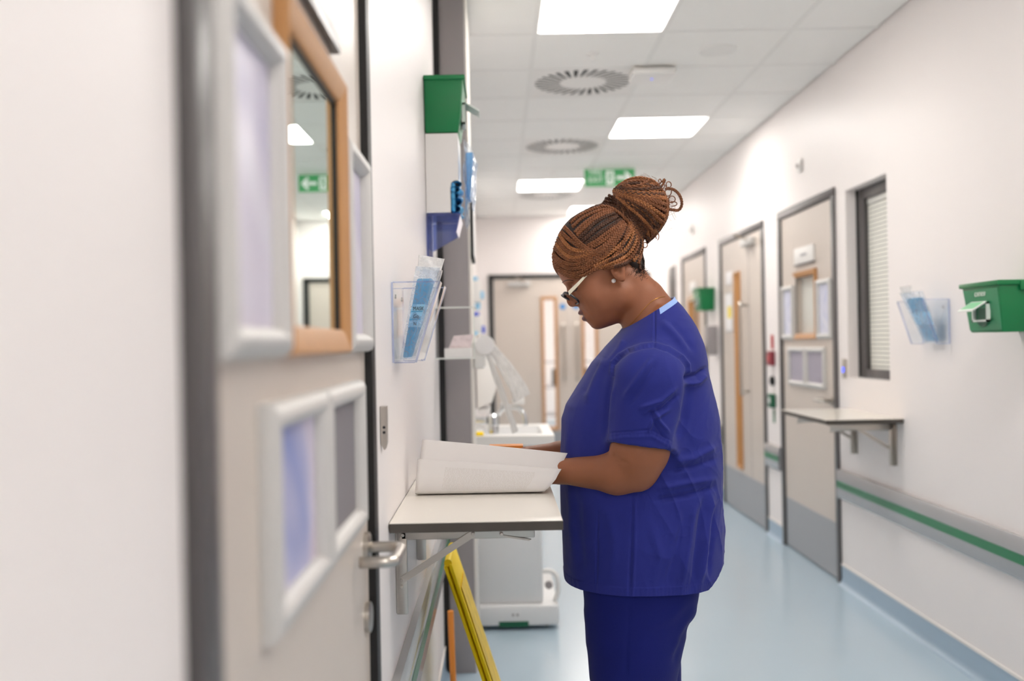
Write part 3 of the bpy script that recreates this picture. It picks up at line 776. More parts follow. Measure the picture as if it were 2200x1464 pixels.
# ------------------------------------------------------------------ dispensers
def wipes_box(label, loc, rz, L, D, H):
    # local: x along the wall, -y out from it; tapering tub with lid, label, flap
    r = thing('wipes_dispenser', label, 'dispenser', loc, rz, 'green wipes dispensers')
    k = 0.02
    MB().hexa([(-L / 2 + k, -D + k, 0), (L / 2 - k, -D + k, 0), (L / 2 - k, -0.002, 0), (-L / 2 + k, -0.002, 0), (-L / 2, -D, H), (L / 2, -D, H), (L / 2, -0.002, H), (-L / 2, -0.002, H)]).build('tub', 'box_green', r, bevel=0.006)
    lid = B(-L / 2 - 0.006, L / 2 + 0.006, -D - 0.006, -0.001, H - 0.012, H + 0.004).build('lid', 'box_green', r, bevel=0.003)
    B(L / 2 + 0.004, L / 2 + 0.011, -D * 0.65, -D * 0.25, H - 0.03, H + 0.002).build('clip', 'box_green', lid, bevel=0.003)
    def fy(z): return -D + k - k * z / H - 0.0012
    MB().hexa([(-L / 2 + 0.022, fy(0.008), 0.008), (L / 2 - 0.022, fy(0.008), 0.008), (L / 2 - 0.022, fy(0.008) + 0.002, 0.008), (-L / 2 + 0.022, fy(0.008) + 0.002, 0.008),
               (-L / 2 + 0.012, fy(H - 0.02), H - 0.02), (L / 2 - 0.012, fy(H - 0.02), H - 0.02), (L / 2 - 0.012, fy(H - 0.02) + 0.002, H - 0.02), (-L / 2 + 0.012, fy(H - 0.02) + 0.002, H - 0.02)]).build('label', 'box_green_label', r)
    zc = H * 0.42; yc = fy(zc)
    MB().lathe([(H * 0.3, yc), (H * 0.3, yc - 0.0015)], 28, axis='y', loc=(0, 0, zc)).build('opening_ring', 'dark_green', r)
    rim = MB(); e = 0.007
    hx, hz = L * 0.2, H * 0.2
    for (a, b, c_, d_) in ((-hx, hx, zc - hz, zc - hz + e), (-hx, hx, zc + hz - e, zc + hz), (-hx, -hx + e, zc - hz, zc + hz), (hx - e, hx, zc - hz, zc + hz)): rim.box(a, b, yc - 0.012, yc, c_, d_)
    rim.build('hatch_frame', 'label_white', r)
    ang = 0.25
    fl = MB()
    z1 = zc + hz; y1 = yc - 0.012
    q = [(-hx, y1, z1), (hx, y1, z1), (hx, y1 - 0.050, z1 - 0.030), (-hx, y1 - 0.050, z1 - 0.030)]
    fl.hexa([(a, b, c_ - 0.003) for a, b, c_ in q] + [(a, b, c_ + 0.003) for a, b, c_ in q])
    f_ = fl.build('hatch_flap', 'label_white', r, bevel=0.002)
    q = [(-hx + 0.007, y1 - 0.006, z1 - 0.0036), (hx - 0.007, y1 - 0.006, z1 - 0.0036), (hx - 0.007, y1 - 0.043, z1 - 0.0258), (-hx + 0.007, y1 - 0.043, z1 - 0.0258)]
    MB().hexa([(a, b, c_ + 0.0015) for a, b, c_ in q] + [(a, b, c_ + 0.0032) for a, b, c_ in q]).build('flap_label', 'label_mint', f_)
    tl = text('lettering', 'clinell', H * 0.2, 'label_white', r, (0, fy(H * 0.8) - 0.0006, H * 0.8), (PI / 2 - k / H, 0, 0))
    return r
wipes_box('large green wipes dispenser at the right edge of the picture', (XR, 3.335, 1.315), RIGHT, 0.26, 0.185, 0.165)
wipes_box('green wipes dispenser on top of the glove box on the left wall', (XL, 3.47, 2.025), LEFT, 0.26, 0.135, 0.185)
wipes_box('small distant green wipes dispenser behind the nurse shoulder', (XR, 8.36, 1.55), RIGHT, 0.26, 0.13, 0.185)

def glove_stack():
    t = thing('glove_box', 'white cardboard glove box with blue gloves spilling out under the green dispenser', 'box', (XL, 3.36, 1.755))
    D = 0.112; H = 0.267
    # carton with cut away lower front corner
    q = [(0.002, 0), (0.084, 0), (0.084, 0.085), (0.087, 0.1), (0.098, 0.108), (D, 0.108), (D, H), (0.002, H)]
    MB().prism(q, 'y', 0, 0.24).build('carton', 'white_plastic', t)
    B(0.0845, 0.100, 0.006, 0.234, 0.002, 0.104).build('glove_wad', 'glove_blue', t, bevel=0.008)
    for i, z in enumerate((0.012, 0.034, 0.056, 0.078, 0.098)):
        m = MB()
        def fn(u, v, i=i, z=z):
            a = 2 * PI * v
            r_ = 0.0115 + 0.002 * math.sin(5 * u + i)
            return (0.101 + 0.016 * math.cos(a) + 0.006 * math.sin(7 * u + i * 2), 0.001 + 0.238 * u, z + r_ * math.sin(a) + 0.003 * math.sin(9 * u + i))
        m.grid(fn, 24, 10); m.build('glove', 'glove_blue', t, smooth=True)
    return t
glove_stack()
def crumpled(name, m_, parent, pts, seed, amp, solid=0.0, nu=26, nv=26):
    # soft film sheet over a quad of corner points with crumples
    a, b, c_, d_ = [Vector(p) for p in pts]
    nrm = (b - a).cross(d_ - a).normalized()
    def fn(u, v):
        p = (a * (1 - u) + b * u) * (1 - v) + (d_ * (1 - u) + c_ * u) * v
        q = p * 22 + Vector((seed * 3.1, seed, 0))
        e = min(1, 6 * min(u, 1 - u, v, 1 - v) + 0.35)
        return tuple(p + nrm * amp * e * (noise.noise(q) + 0.5 * noise.noise(q * 2.7)))
    mb = MB(); mb.grid(fn, nu, nv)
    return mb.build(name, m_, parent, smooth=True, solid=solid)
# bagged gloves tucked over the front of the glove box
t = thing('glove_pack', 'clear bag of blue gloves hanging in front of the white glove box', 'bag', (XL + 0.129, 3.42, 1.715))
crumpled('film', 'film', t, [(0.004, -0.03, 0.0), (0.004, 0.16, 0.0), (0.028, 0.16, 0.29), (0.002, -0.03, 0.3)], 3, 0.012)
crumpled('film', 'film', t, [(0.03, -0.03, 0.06), (0.03, 0.16, 0.06), (0.04, 0.16, 0.25), (0.034, -0.03, 0.25)], 5, 0.012)
MB().hexa([(0.010, -0.02, 0.10), (0.020, -0.02, 0.10), (0.022, 0.15, 0.10), (0.012, 0.15, 0.10), (0.008, -0.02, 0.25), (0.034, -0.02, 0.25), (0.034, 0.15, 0.25), (0.008, 0.15, 0.25)]).build('gloves', 'film_blue', t, bevel=0.01, seg=3)
# blue acrylic tray under it
t = thing('glove_tray', 'blue tinted acrylic tray under the white glove box', 'holder', (XL, 3.36, 1.61))
B(0.002, 0.006, 0, 0.24, 0, 0.142).build('back_plate', 'acrylic_blue', t)
B(0.006, 0.116, 0, 0.24, 0.136, 0.141).build('tray', 'acrylic_blue', t)
MB().prism([(0.007, 0.035), (0.098, 0.085), (0.112, 0.135), (0.007, 0.135)], 'y', 0.235, 0.239).build('far_side', 'acrylic_blue', t)
MB().prism([(0.112, 0.136), (0.116, 0.136), (0.102, 0.08), (0.098, 0.08)], 'y', 0.0, 0.235).build('front_lip', 'acrylic_blue', t)
# clear holder with tissues further along
t = thing('tissue_holder', 'clear acrylic tray fixed beside the grey pilaster panel', 'holder', (XL, 3.66, 1.255))
D = 0.150; H = 0.192; e = 0.005; L = 0.27
B(0.002, D, 0, L, 0, e).build('floor_plate', 'acrylic', t); B(0.002, D, 0, L, H - e, H).build('top_plate', 'acrylic', t)
B(0.002, 0.006, 0, L, e, H - e).build('back_plate', 'acrylic', t)
for (a, b, c_, d_) in ((0.002, D, 0, e), (0.002, D, H - e, H), (D - e, D, e, H - e)): B(a, b, -0.001, 0.004, c_, d_).build('polished_edge', 'label_white', t)
t2 = thing('tissue_box', 'small white box of tissues in the clear acrylic tray', 'box', (XL + 0.085, 3.75, 1.2605))
B(-0.05, 0.05, -0.05, 0.06, 0.0, 0.034).build('carton', 'white_plastic', t2, bevel=0.002)
for k in range(3):
    crumpled('tissue', 'tissue', t2, [(-0.035 + 0.012 * k, -0.03 + 0.02 * k, 0.035), (0.045, -0.02 + 0.02 * k, 0.035), (0.06 - 0.012 * k, -0.02 + 0.025 * k, 0.085 - 0.012 * k), (-0.015, -0.03 + 0.03 * k, 0.08)], 11 + k, 0.018, 0.001, 14, 14)

def mask_pocket(label, loc, rz, flip):
    # wedge shaped clear wall pocket; local x along the wall, -y outwards
    r = thing('wall_pocket', label, 'holder', loc, rz, 'clear acrylic wall pockets')
    L, D, H = 0.25, 0.106, 0.178; D0 = 0.05
    B(0, L, -0.005, -0.001, 0, H).build('back_plate', 'acrylic', r)
    for x in (0, L - 0.004):
        m = MB().prism([(-0.005, 0), (-D0, 0), (-D, H), (-0.005, H)], 'x', x, x + 0.004); m.build('side_plate', 'acrylic', r)
        m = MB()
        m.prism([(-D0, -0.001), (-D0 - 0.005, -0.001), (-D - 0.005, H), (-D, H)], 'x', x - 0.0005, x + 0.0045)
        m.prism([(-0.005, H - 0.002), (-D, H - 0.002), (-D, H + 0.001), (-0.005, H + 0.001)], 'x', x - 0.0005, x + 0.0045)
        m.prism([(-0.001, -0.001), (-0.005, -0.001), (-0.005, H), (-0.001, H)], 'x', x - 0.0005, x + 0.0045)
        m.prism([(-0.005, -0.002), (-D0, -0.002), (-D0, 0.001), (-0.005, 0.001)], 'x', x - 0.0005, x + 0.0045)
        m.build('polished_edge', 'acrylic_edge', r)
    B(0.004, L - 0.004, -D0, -0.005, 0, 0.004).build('floor_plate', 'acrylic', r)
    # front plate with a cut-out: two uprights and a low middle
    def fp(x0, x1, z0, z1):
        def y(z): return -D0 - (D - D0) * z / H
        return MB().hexa([(x0, y(z0) - 0.004, z0), (x1, y(z0) - 0.004, z0), (x1, y(z0), z0), (x0, y(z0), z0), (x0, y(z1) - 0.004, z1), (x1, y(z1) - 0.004, z1), (x1, y(z1), z1), (x0, y(z1), z1)])
    fp(0.004, 0.075, 0.004, H).build('front_plate', 'acrylic', r); fp(L - 0.075, L - 0.004, 0.004, H).build('front_plate', 'acrylic', r); fp(0.075, L - 0.075, 0.004, 0.08).build('front_plate', 'acrylic', r)
    for x in (0.05, L - 0.05): MB().lathe([(0.005, -0.005), (0.005, -0.007)], 12, axis='y', loc=(x, 0, H - 0.03)).build('screw', 'steel', r)
    return r
mask_pocket('clear acrylic wall pocket on the left wall holding the mask bag', (XL, 2.20, 1.272), LEFT, 1)
mask_pocket('faint clear acrylic wall pocket on the right wall by the green dispenser', (XR, 4.21, 1.275), RIGHT, 1)
def mask_bag(label, loc, rz, lettering, lean, mirror=1):
    r = thing('mask_bag', label, 'bag', loc, rz, 'bags of blue masks in wall pockets')
    # leaning stack of folded masks; local x along wall, -y out; z up along lean
    def P(x, d, z): return (x, -(0.012 + d + math.tan(lean) * z), z)
    W = 0.10
    def slab(x0, x1, d0a, d0b, d1a, d1b, z0, z1):
        return MB().hexa([P(x0, d0b, z0), P(x1, d0b, z0), P(x1, d0a, z0), P(x0, d0a, z0), P(x0, d1b, z1), P(x1, d1b, z1), P(x1, d1a, z1), P(x0, d1a, z1)])
    slab(0.004, W, 0.006, 0.020, 0.002, 0.036, 0.004, 0.182).build('masks', 'mask_blue', r, bevel=0.004, seg=3)
    lb = slab(0.0012, W + 0.003, 0.004, 0.0275, 0.003, 0.0325, 0.073, 0.124).build('paper_band', 'bottle_light', r)
    for z in (0.089, 0.1065): slab(0.0004, 0.003, 0.004, 0.029, 0.004, 0.030, z, z + 0.002).build('ruled_line', 'mask_blue', lb)
    if lettering:
        for s_, z, sz in (('MASK', 0.114, 0.012), ('Go..', 0.0965, 0.012), ('N.', 0.080, 0.011)):
            p = P(-0.0002, 0.019, z)
            o = text('handwriting', s_, sz, 'ink_black', lb, p, (PI / 2, 0, -PI / 2), 0.0003, 0.8, 0.15)
            o.rotation_euler = (PI / 2 - 0.0, 0.0, -PI / 2)
    # clear bag with flattened crimped top
    crumpled('film', 'film', r, [P(0, 0.001, 0.0), P(0, 0.027, 0.0), P(0.0, 0.05, 0.205), P(0.0, -0.006, 0.21)], 21, 0.003)
    crumpled('film', 'film', r, [P(W + 0.004, 0.001, 0.0), P(W + 0.004, 0.027, 0.0), P(W + 0.004, 0.05, 0.205), P(W + 0.004, -0.004, 0.21)], 23, 0.006)
    crumpled('film', 'film', r, [P(0, 0.026, 0.0), P(W, 0.026, 0.0), P(W, 0.05, 0.205), P(0, 0.05, 0.205)], 25, 0.005)
    crumpled('crimped_top', 'apron', r, [P(0.0, 0.0, 0.20), P(0.02, 0.052, 0.20), P(0.03, 0.054, 0.228), P(0.01, -0.006, 0.236)], 27, 0.006, 0.0006)
    return r
mask_bag('clear bag of pale blue masks with handwritten label in the left wall pocket', (XL, 2.245, 1.2775), LEFT, True, 0.22)
mask_bag('blurred bag of blue masks leaning out of the right wall pocket', (XR, 4.12, 1.281), RIGHT, False, 0.34)

# ------------------------------------------------------------------ left side further back
t = thing('notice_board', 'thin dark framed board on the flank of the grey pilaster', 'board', (-0.105, 4.06, 1.66))
B(0.001, 0.012, 0, 0.30, 0, 0.385).build('frame', 'vent_dark', t, bevel=0.002)
B(0.012, 0.014, 0.015, 0.285, 0.015, 0.37).build('sheet', 'notice_white', t)
# apron dispenser with hanging white aprons
t = thing('apron_roll', 'roll of white plastic aprons with sheets hanging over the sink', 'aprons', (-0.105, 4.15, 1.235))
B(0.001, 0.05, 0.0, 0.2, -0.03, 0.09).build('holder', 'white_plastic', t, bevel=0.01, seg=3)
MB().tube([(0.05, -0.01, 0.07), (0.05, 0.21, 0.07)], 0.04, 18).build('roll', 'notice_white', t, smooth='auto')
def strip(pts, w0, w1, name):
    P = catmull(pts, 8); n_ = len(P) - 1
    def fn(u, v):
        i = min(int(u * n_), n_); p = P[i]
        w_ = (w0 + (w1 - w0) * u)
        q = Vector((p.x, p.y, p.z)) + Vector((0.5, -0.3, 0.28)) * w_ * (v - 0.5)
        q += Vector((0.3, -1, 0.2)) * 0.014 * noise.noise(Vector((u * 4, v * 3.2, w0 * 40)))
        return tuple(q)
    MB().grid(fn, n_, 10).build(name, 'apron', t, smooth=True, solid=0.0006)
strip([(0.02, 0.06, 0.115), (0.075, 0.05, 0.06), (0.13, 0.05, -0.02), (0.178, 0.05, -0.10), (0.20, 0.05, -0.16)], 0.05, 0.14, 'apron')
strip([(0.02, 0.03, 0.11), (0.06, 0.02, 0.03), (0.10, 0.02, -0.08), (0.14, 0.02, -0.20), (0.17, 0.02, -0.30)], 0.035, 0.05, 'apron')
# wall dispensers far down on the left
for (y, z, nm, mm, lab) in ((7.6, 1.62, 'soap_dispenser', 'bottle_light', 'pale blue topped soap dispenser far down the left wall'), (7.9, 1.36, 'gel_dispenser', 'bottle_blue', 'hand gel dispenser with dark blue pump far down the left wall'), (7.3, 1.2, 'cream_dispenser', 'bottle_light', 'lowest white dispenser far down the left wall')):
    t = thing(nm, lab, 'dispenser', (XL, y, z))
    B(0.001, 0.11, -0.06, 0.06, 0, 0.17).build('housing', 'white_plastic', t, bevel=0.012, seg=3)
    MB().lathe([(0.02, -0.05), (0.022, 0), (0.018, 0.004)], 16, loc=(0.085, 0, 0)).build('nozzle', mm, t, smooth='auto')
    B(0.10, 0.135, -0.04, 0.04, 0.03, 0.09).build('lever', mm, t, bevel=0.01, seg=3)
    B(0.04, 0.09, -0.04, 0.04, 0.171, 0.2).build('refill_cap', mm, t, bevel=0.006)
# towel dispenser with grey side over the sink
t = thing('towel_dispenser', 'white and grey paper towel dispenser over the sink', 'dispenser', (XL, 4.95, 0.985))
B(0.001, 0.125, 0, 0.26, 0.0, 0.275).build('back_body', 'panel_grey', t, bevel=0.006)
MB().prism([(0.125, 0.0), (0.2, 0.03), (0.225, 0.12), (0.215, 0.24), (0.19, 0.285), (0.125, 0.29)], 'y', -0.004, 0.264).build('cover', 'white_plastic', t, bevel=0.006)
B(0.125, 0.19, 0.02, 0.24, -0.025, 0.0).build('towel_tail', 'notice_white', t)
# mobile hand wash station
t = thing('hand_wash_station', 'white mobile sink cabinet on the floor under the folding shelf', 'sink', (XL + 0.005, 4.56, 0))
B(0.002, 0.415, 0.0, 0.62, 0.115, 0.84).build('cabinet', 'cup_white', t, bevel=0.012, seg=3)
B(0.03, 0.385, -0.003, 0.0, 0.15, 0.80).build('door', 'cup_white', t, bevel=0.001)
pl = B(0.002, 0.485, -0.03, 0.64, 0.02, 0.115).build('plinth', 'cup_white', t, bevel=0.012, seg=3)
B(0.21, 0.345, -0.033, -0.028, 0.018, 0.042).build('foot_slot', 'dark_green', pl)
for x in (0.275, 0.295): MB().lathe([(0.006, -0.0305), (0.006, -0.033)], 10, axis='y', loc=(x, 0, 0.072)).build('bolt', 'panel_grey', pl)
for x in (0.06, 0.43):
    for y in (0.03, 0.58): MB().lathe([(0.011, y), (0.011, y + 0.02)], 14, axis='y', loc=(x, 0, 0.0105)).build('castor', 'vent_dark', t)
MB().tube(catmull([(0.415, 0.03, 0.255), (0.45, 0.03, 0.255), (0.48, 0.03, 0.23), (0.485, 0.03, 0.16), (0.47, 0.03, 0.118)], 5), 0.011, 10).build('push_handle', 'white_plastic', t, smooth=True)
MB().lathe([(0.018, 0.0), (0.018, -0.012)], 14, axis='y', loc=(0.442, 0.02, 0.195)).build('brake_knob', 'panel_grey', t)
top = MB()
X0, X1, Y0, Y1 = 0.0, 0.48, -0.02, 0.64
hx0, hx1, hy0, hy1 = 0.14, 0.43, 0.08, 0.52
for (a, b, c_, d_) in ((X0, hx0, Y0, Y1), (hx1, X1, Y0, Y1), (hx0, hx1, Y0, hy0), (hx0, hx1, hy1, Y1)): top.box(a, b, c_, d_, 0.841, 0.885)
tp = top.build('sink_top', 'white_plastic', t, bevel=0.0)
MB().add([(hx0, hy0, 0.88), (hx1, hy0, 0.88), (hx1, hy1, 0.88), (hx0, hy1, 0.88), (hx0 + 0.05, hy0 + 0.05, 0.76), (hx1 - 0.05, hy0 + 0.05, 0.76), (hx1 - 0.05, hy1 - 0.05, 0.76), (hx0 + 0.05, hy1 - 0.05, 0.76)], [(0, 1, 5, 4), (1, 2, 6, 5), (2, 3, 7, 6), (3, 0, 4, 7), (4, 5, 6, 7)]).build('basin', 'cup_white', tp, solid=0.003)
B(X0, 0.02, Y0, Y1, 0.885, 0.95).build('splashback', 'white_plastic', tp)
tap = MB().lathe([(0.028, 0.885), (0.026, 0.92), (0.03, 0.925), (0.03, 0.965), (0.022, 0.975)], 18, loc=(0.20, 0.16, 0)).build('tap', 'chrome', t, smooth='auto')
MB().tube([(0.03, 0.16, 0.945), (0.17, 0.16, 0.945)], 0.018, 12).build('tap_inlet', 'chrome', tap, smooth='auto')
MB().tube(catmull([(0.2, 0.16, 0.97), (0.235, 0.15, 0.985), (0.245, 0.15, 1.03)], 6), 0.008, 10).build('tap_lever', 'chrome', tap, smooth=True)
MB().tube(catmull([(0.21, 0.17, 0.95), (0.25, 0.16, 1.0), (0.31, 0.14, 1.005), (0.345, 0.13, 0.975), (0.352, 0.13, 0.92)], 6), 0.0125, 12).build('tap_spout', 'chrome', tap, smooth=True)
B(0.29, 0.35, 0.12, 0.16, 1.017, 1.052).build('tap_cap', 'white_plastic', tap, bevel=0.008)
tag(B(-0.225, -0.075, 4.58, 4.64, 0.886, 0.90).build('yellow_cloth', 'yellow', bevel=0.003), 'flat yellow cloth on the sink top beside the tap', 'cloth')

# yellow folded warning sign leaning on the left wall rail
t = thing('wet_floor_sign', 'folded yellow floor sign leaning against the left crash rail', 'sign', (XL + 0.03, 2.98, 0))
ax, az = 0.042, 0.648; bx = 0.245
def leaf(d, y0, y1, nm, m_):
    dd = Vector((az, 0, bx - ax)).normalized() * d
    a = Vector((bx, 0, 0.004)); b = Vector((ax, 0, az))
    e_ = Vector((az, 0, bx - ax)).normalized() * 0.011
    P = [a + dd, a + dd + e_, b + dd + e_, b + dd]
    return MB().hexa([(P[0].x, y0, P[0].z), (P[1].x, y0, P[1].z), (P[1].x, y1, P[1].z), (P[0].x, y1, P[0].z), (P[3].x, y0, P[3].z), (P[2].x, y0, P[2].z), (P[2].x, y1, P[2].z), (P[3].x, y1, P[3].z)]).build(nm, m_, t, bevel=0.005, seg=3)
l1 = leaf(-0.014, 0, 0.27, 'panel', 'yellow'); l2 = leaf(0.001, 0, 0.27, 'panel', 'yellow')
nn = Vector((az, 0, bx - ax)).normalized() * 0.0155; dn = (Vector((bx, 0, 0)) - Vector((ax, 0, az)))
p0 = Vector((ax, 0, az)) + dn * 0.12 + nn; p1 = Vector((ax, 0, az)) + dn * 0.85 + nn
MB().hexa([(p1.x - .001, 0.03, p1.z), (p1.x, 0.03, p1.z), (p1.x, 0.24, p1.z), (p1.x - .001, 0.24, p1.z), (p0.x - .001, 0.03, p0.z), (p0.x, 0.03, p0.z), (p0.x, 0.24, p0.z), (p0.x - .001, 0.24, p0.z)]).build('printed_face', 'yellow_print', l2)
MB().tube([(ax, 0.01, az + 0.004), (ax, 0.26, az + 0.004)], 0.012, 12).build('hinge', 'yellow', t, smooth='auto')
t = thing('mop_handle', 'short orange handle standing behind the yellow sign by the left wall', 'handle', (XL + 0.05, 3.62, 0))
MB().tube([(0, 0, 0.02), (-0.006, 0, 0.34)], 0.011, 12).build('shaft', 'orange', t, smooth='auto')
B(-0.025, 0.03, -0.05, 0.05, 0.0, 0.025).build('foot', 'panel_grey', t, bevel=0.004)

# things on the wall between the first two right hand doors
t = thing('fire_call_point', 'red call point under a red sign between the right hand doors', 'alarm', (XR - 0.001, 6.52, 1.13), RIGHT)
B(-0.05, 0.05, -0.03, 0, 0, 0.095).build('housing', 'maroon', t, bevel=0.006)
B(-0.03, 0.03, -0.032, -0.03, 0.025, 0.07).build('window', 'red_plastic', t)
B(-0.035, 0.02, -0.004, 0, 0.11, 0.2).build('sign', 'red_plastic', t)
t = thing('door_release_point', 'dark green door release box with green tag between the right hand doors', 'switch', (XR - 0.001, 6.52, 0.855), RIGHT)
B(-0.05, 0.05, -0.03, 0, 0, 0.09).build('housing', 'dark_green', t, bevel=0.006)
B(-0.02, 0.02, -0.032, -0.03, 0.03, 0.065).build('button', 'notice_white', t)
B(-0.01, 0.02, -0.004, 0, -0.1, -0.012).build('tag', 'rail_green', t)
t = thing('door_intercom', 'small black oval keypad between the red and green wall boxes', 'keypad', (XR - 0.001, 6.52, 0.985), RIGHT)
MB().lathe([(0.032, 0), (0.032, -0.015), (0.026, -0.02)], 20, axis='y', loc=(0, 0, 0.045)).build('body', 'ink_black', t, smooth='auto')
B(-0.016, 0.016, -0.024, -0.02, 0.03, 0.06).build('keys', 'vent_dark', t, bevel=0.001)
t = thing('hand_gel_dispenser', 'small grey hand gel dispenser on the right wall behind the nurse back', 'dispenser', (XR - 0.001, 8.2, 1.18), RIGHT)
B(-0.055, 0.055, -0.09, 0, 0, 0.24).build('housing', 'panel_grey', t, bevel=0.012, seg=3)
B(-0.03, 0.03, -0.1, -0.09, 0.02, 0.07).build('push_plate', 'frame_grey', t, bevel=0.004)

# ------------------------------------------------------------------ implicit surfaces for the body and the clothes
class Field:
    def __init__(self, ax, ay, az):
        self.a = [np.asarray(v, np.float32) for v in (ax, ay, az)]
        self.D = np.full([len(v) for v in self.a], 0.5, np.float32)
    def sl(self, lo, hi):
        s = []
        for v, l, h in zip(self.a, lo, hi):
            i, j = np.searchsorted(v, l), np.searchsorted(v, h)
            s.append(slice(max(0, i - 1), min(len(v), j + 1)))
        return tuple(s)
    def xyz(self, s):
        return self.a[0][s[0]][:, None, None], self.a[1][s[1]][None, :, None], self.a[2][s[2]][None, None, :]
    def add(self, fn, lo, hi, k=0.01):
        s = self.sl(lo, hi)
        if any(q.stop <= q.start for q in s): return
        X, Y, Z = self.xyz(s)
        d = fn(X, Y, Z); o = self.D[s]
        h = np.clip(0.5 + 0.5 * (o - d) / k, 0, 1)
        self.D[s] = o + (d - o) * h - k * h * (1 - h)
    def cut(self, fn, lo, hi, k=0.004):
        s = self.sl(lo, hi)
        if any(q.stop <= q.start for q in s): return
        X, Y, Z = self.xyz(s)
        d = -fn(X, Y, Z); o = self.D[s]
        h = np.clip(0.5 - 0.5 * (o - d) / k, 0, 1)
        self.D[s] = o + (d - o) * h + k * h * (1 - h)
    def cone(self, a, b, ra, rb, k=0.01, sy=1.0, plane=None):
        a, b = Vector(a), Vector(b); m = max(ra, rb) * max(1, sy) + 0.03
        lo = [min(a[i], b[i]) - m for i in range(3)]; hi = [max(a[i], b[i]) + m for i in range(3)]
        def fn(X, Y, Z):
            ab = b - a; L2 = ab.dot(ab)
            t = np.clip(((X - a.x) * ab.x + (Y - a.y) * ab.y + (Z - a.z) * ab.z) / L2, 0, 1)
            d = np.sqrt((X - a.x - t * ab.x) ** 2 + ((Y - a.y - t * ab.y) / sy) ** 2 + (Z - a.z - t * ab.z) ** 2) - (ra + (rb - ra) * t)
            if plane is not None: d = np.maximum(d, plane(X, Y, Z))
            return d
        self.add(fn, lo, hi, k)
    def ell(self, c, r, k=0.01):
        c = Vector(c)
        def fn(X, Y, Z):
            return ell_d(X - c.x, Y - c.y, Z - c.z, r)
        self.add(fn, [c[i] - r[i] - 0.03 for i in range(3)], [c[i] + r[i] + 0.03 for i in range(3)], k)
    def sample(self, p):
        idx = []; fr_ = []
        for v, q in zip(self.a, p):
            i = int(np.clip(np.searchsorted(v, q) - 1, 0, len(v) - 2)); idx.append(i); fr_.append((q - v[i]) / (v[i + 1] - v[i]))
        i, j, k_ = idx; u, v_, w_ = fr_
        c_ = self.D[i:i + 2, j:j + 2, k_:k_ + 2]
        c_ = c_[0] * (1 - u) + c_[1] * u; c_ = c_[0] * (1 - v_) + c_[1] * v_
        return float(c_[0] * (1 - w_) + c_[1] * w_)
    def samples(self, x, y, z):
        I = []; U = []
        for v, q in zip(self.a, (x, y, z)):
            i = np.clip(np.searchsorted(v, q) - 1, 0, len(v) - 2); I.append(i); U.append(np.clip((q - v[i]) / (v[i + 1] - v[i]), 0, 1))
        out = 0
        for a in (0, 1):
            for b in (0, 1):
                for c_ in (0, 1):
                    w_ = (U[0] if a else 1 - U[0]) * (U[1] if b else 1 - U[1]) * (U[2] if c_ else 1 - U[2])
                    out = out + w_ * self.D[I[0] + a, I[1] + b, I[2] + c_]
        return out
    def mesh(self, smooth=2):
        D = self.D; ins = D < 0
        n0 = ins[:-1, :-1, :-1].astype(np.int8)
        cnt = np.zeros_like(n0)
        offs = [(i, j, k_) for i in (0, 1) for j in (0, 1) for k_ in (0, 1)]
        def view(A, o): return A[o[0]:A.shape[0] - 1 + o[0], o[1]:A.shape[1] - 1 + o[1], o[2]:A.shape[2] - 1 + o[2]]
        for o in offs: cnt += view(ins, o)
        act = (cnt > 0) & (cnt < 8)
        I, J, K = np.nonzero(act)
        ids = np.full(act.shape, -1, np.int32); ids[I, J, K] = np.arange(len(I))
        val = np.stack([D[I + o[0], J + o[1], K + o[2]] for o in offs], 1)
        acc = np.zeros((len(I), 3)); num = np.zeros(len(I))
        for a in range(8):
            for b in range(a + 1, 8):
                if sum(abs(offs[a][q] - offs[b][q]) for q in range(3)) != 1: continue
                va, vb = val[:, a], val[:, b]
                m = (va < 0) != (vb < 0)
                t = np.where(m, va / np.where(m, va - vb, 1), 0)
                p = np.array(offs[a])[None] + t[:, None] * (np.array(offs[b]) - np.array(offs[a]))[None]
                acc += p * m[:, None]; num += m
        loc = acc / num[:, None]
        V = np.empty_like(loc)
        for q, (ix, ax) in enumerate(zip((I, J, K), self.a)):
            V[:, q] = ax[ix] + loc[:, q] * (ax[ix + 1] - ax[ix])
        F = []
        for q in range(3):
            sh = list(ins.shape)
            A = np.moveaxis(ins, q, 0); idm = np.moveaxis(ids, q, 0)
            e0, e1 = A[:-1, 1:-1, 1:-1], A[1:, 1:-1, 1:-1]
            m = e0 != e1
            i, j, k_ = np.nonzero(m)
            quad = np.stack([idm[i, j, k_], idm[i, j + 1, k_], idm[i, j + 1, k_ + 1], idm[i, j, k_ + 1]], 1)
            flip = e0[i, j, k_]
            if q == 1: flip = ~flip
            quad = np.where(flip[:, None], quad, quad[:, ::-1])
            F.append(quad)
        F = np.concatenate(F)
        E_ = np.concatenate([F[:, [0, 1]], F[:, [1, 2]], F[:, [2, 3]], F[:, [3, 0]]])
        for _ in range(smooth):
            s_ = np.zeros_like(V); c_ = np.zeros(len(V))
            for q in range(3):
                s_[:, q] = np.bincount(E_[:, 0], V[E_[:, 1], q], len(V)) + np.bincount(E_[:, 1], V[E_[:, 0], q], len(V))
            c_ = np.bincount(E_[:, 0], minlength=len(V)) + np.bincount(E_[:, 1], minlength=len(V))
            V = V * 0.5 + 0.5 * s_ / np.maximum(c_, 1)[:, None]
        return V, F
def ell_d(x, y, z, r):
    k0 = np.sqrt((x / r[0]) ** 2 + (y / r[1]) ** 2 + (z / r[2]) ** 2)
    k1 = np.sqrt((x / r[0] ** 2) ** 2 + (y / r[1] ** 2) ** 2 + (z / r[2] ** 2) ** 2) + 1e-9
    return k0 * (k0 - 1) / k1
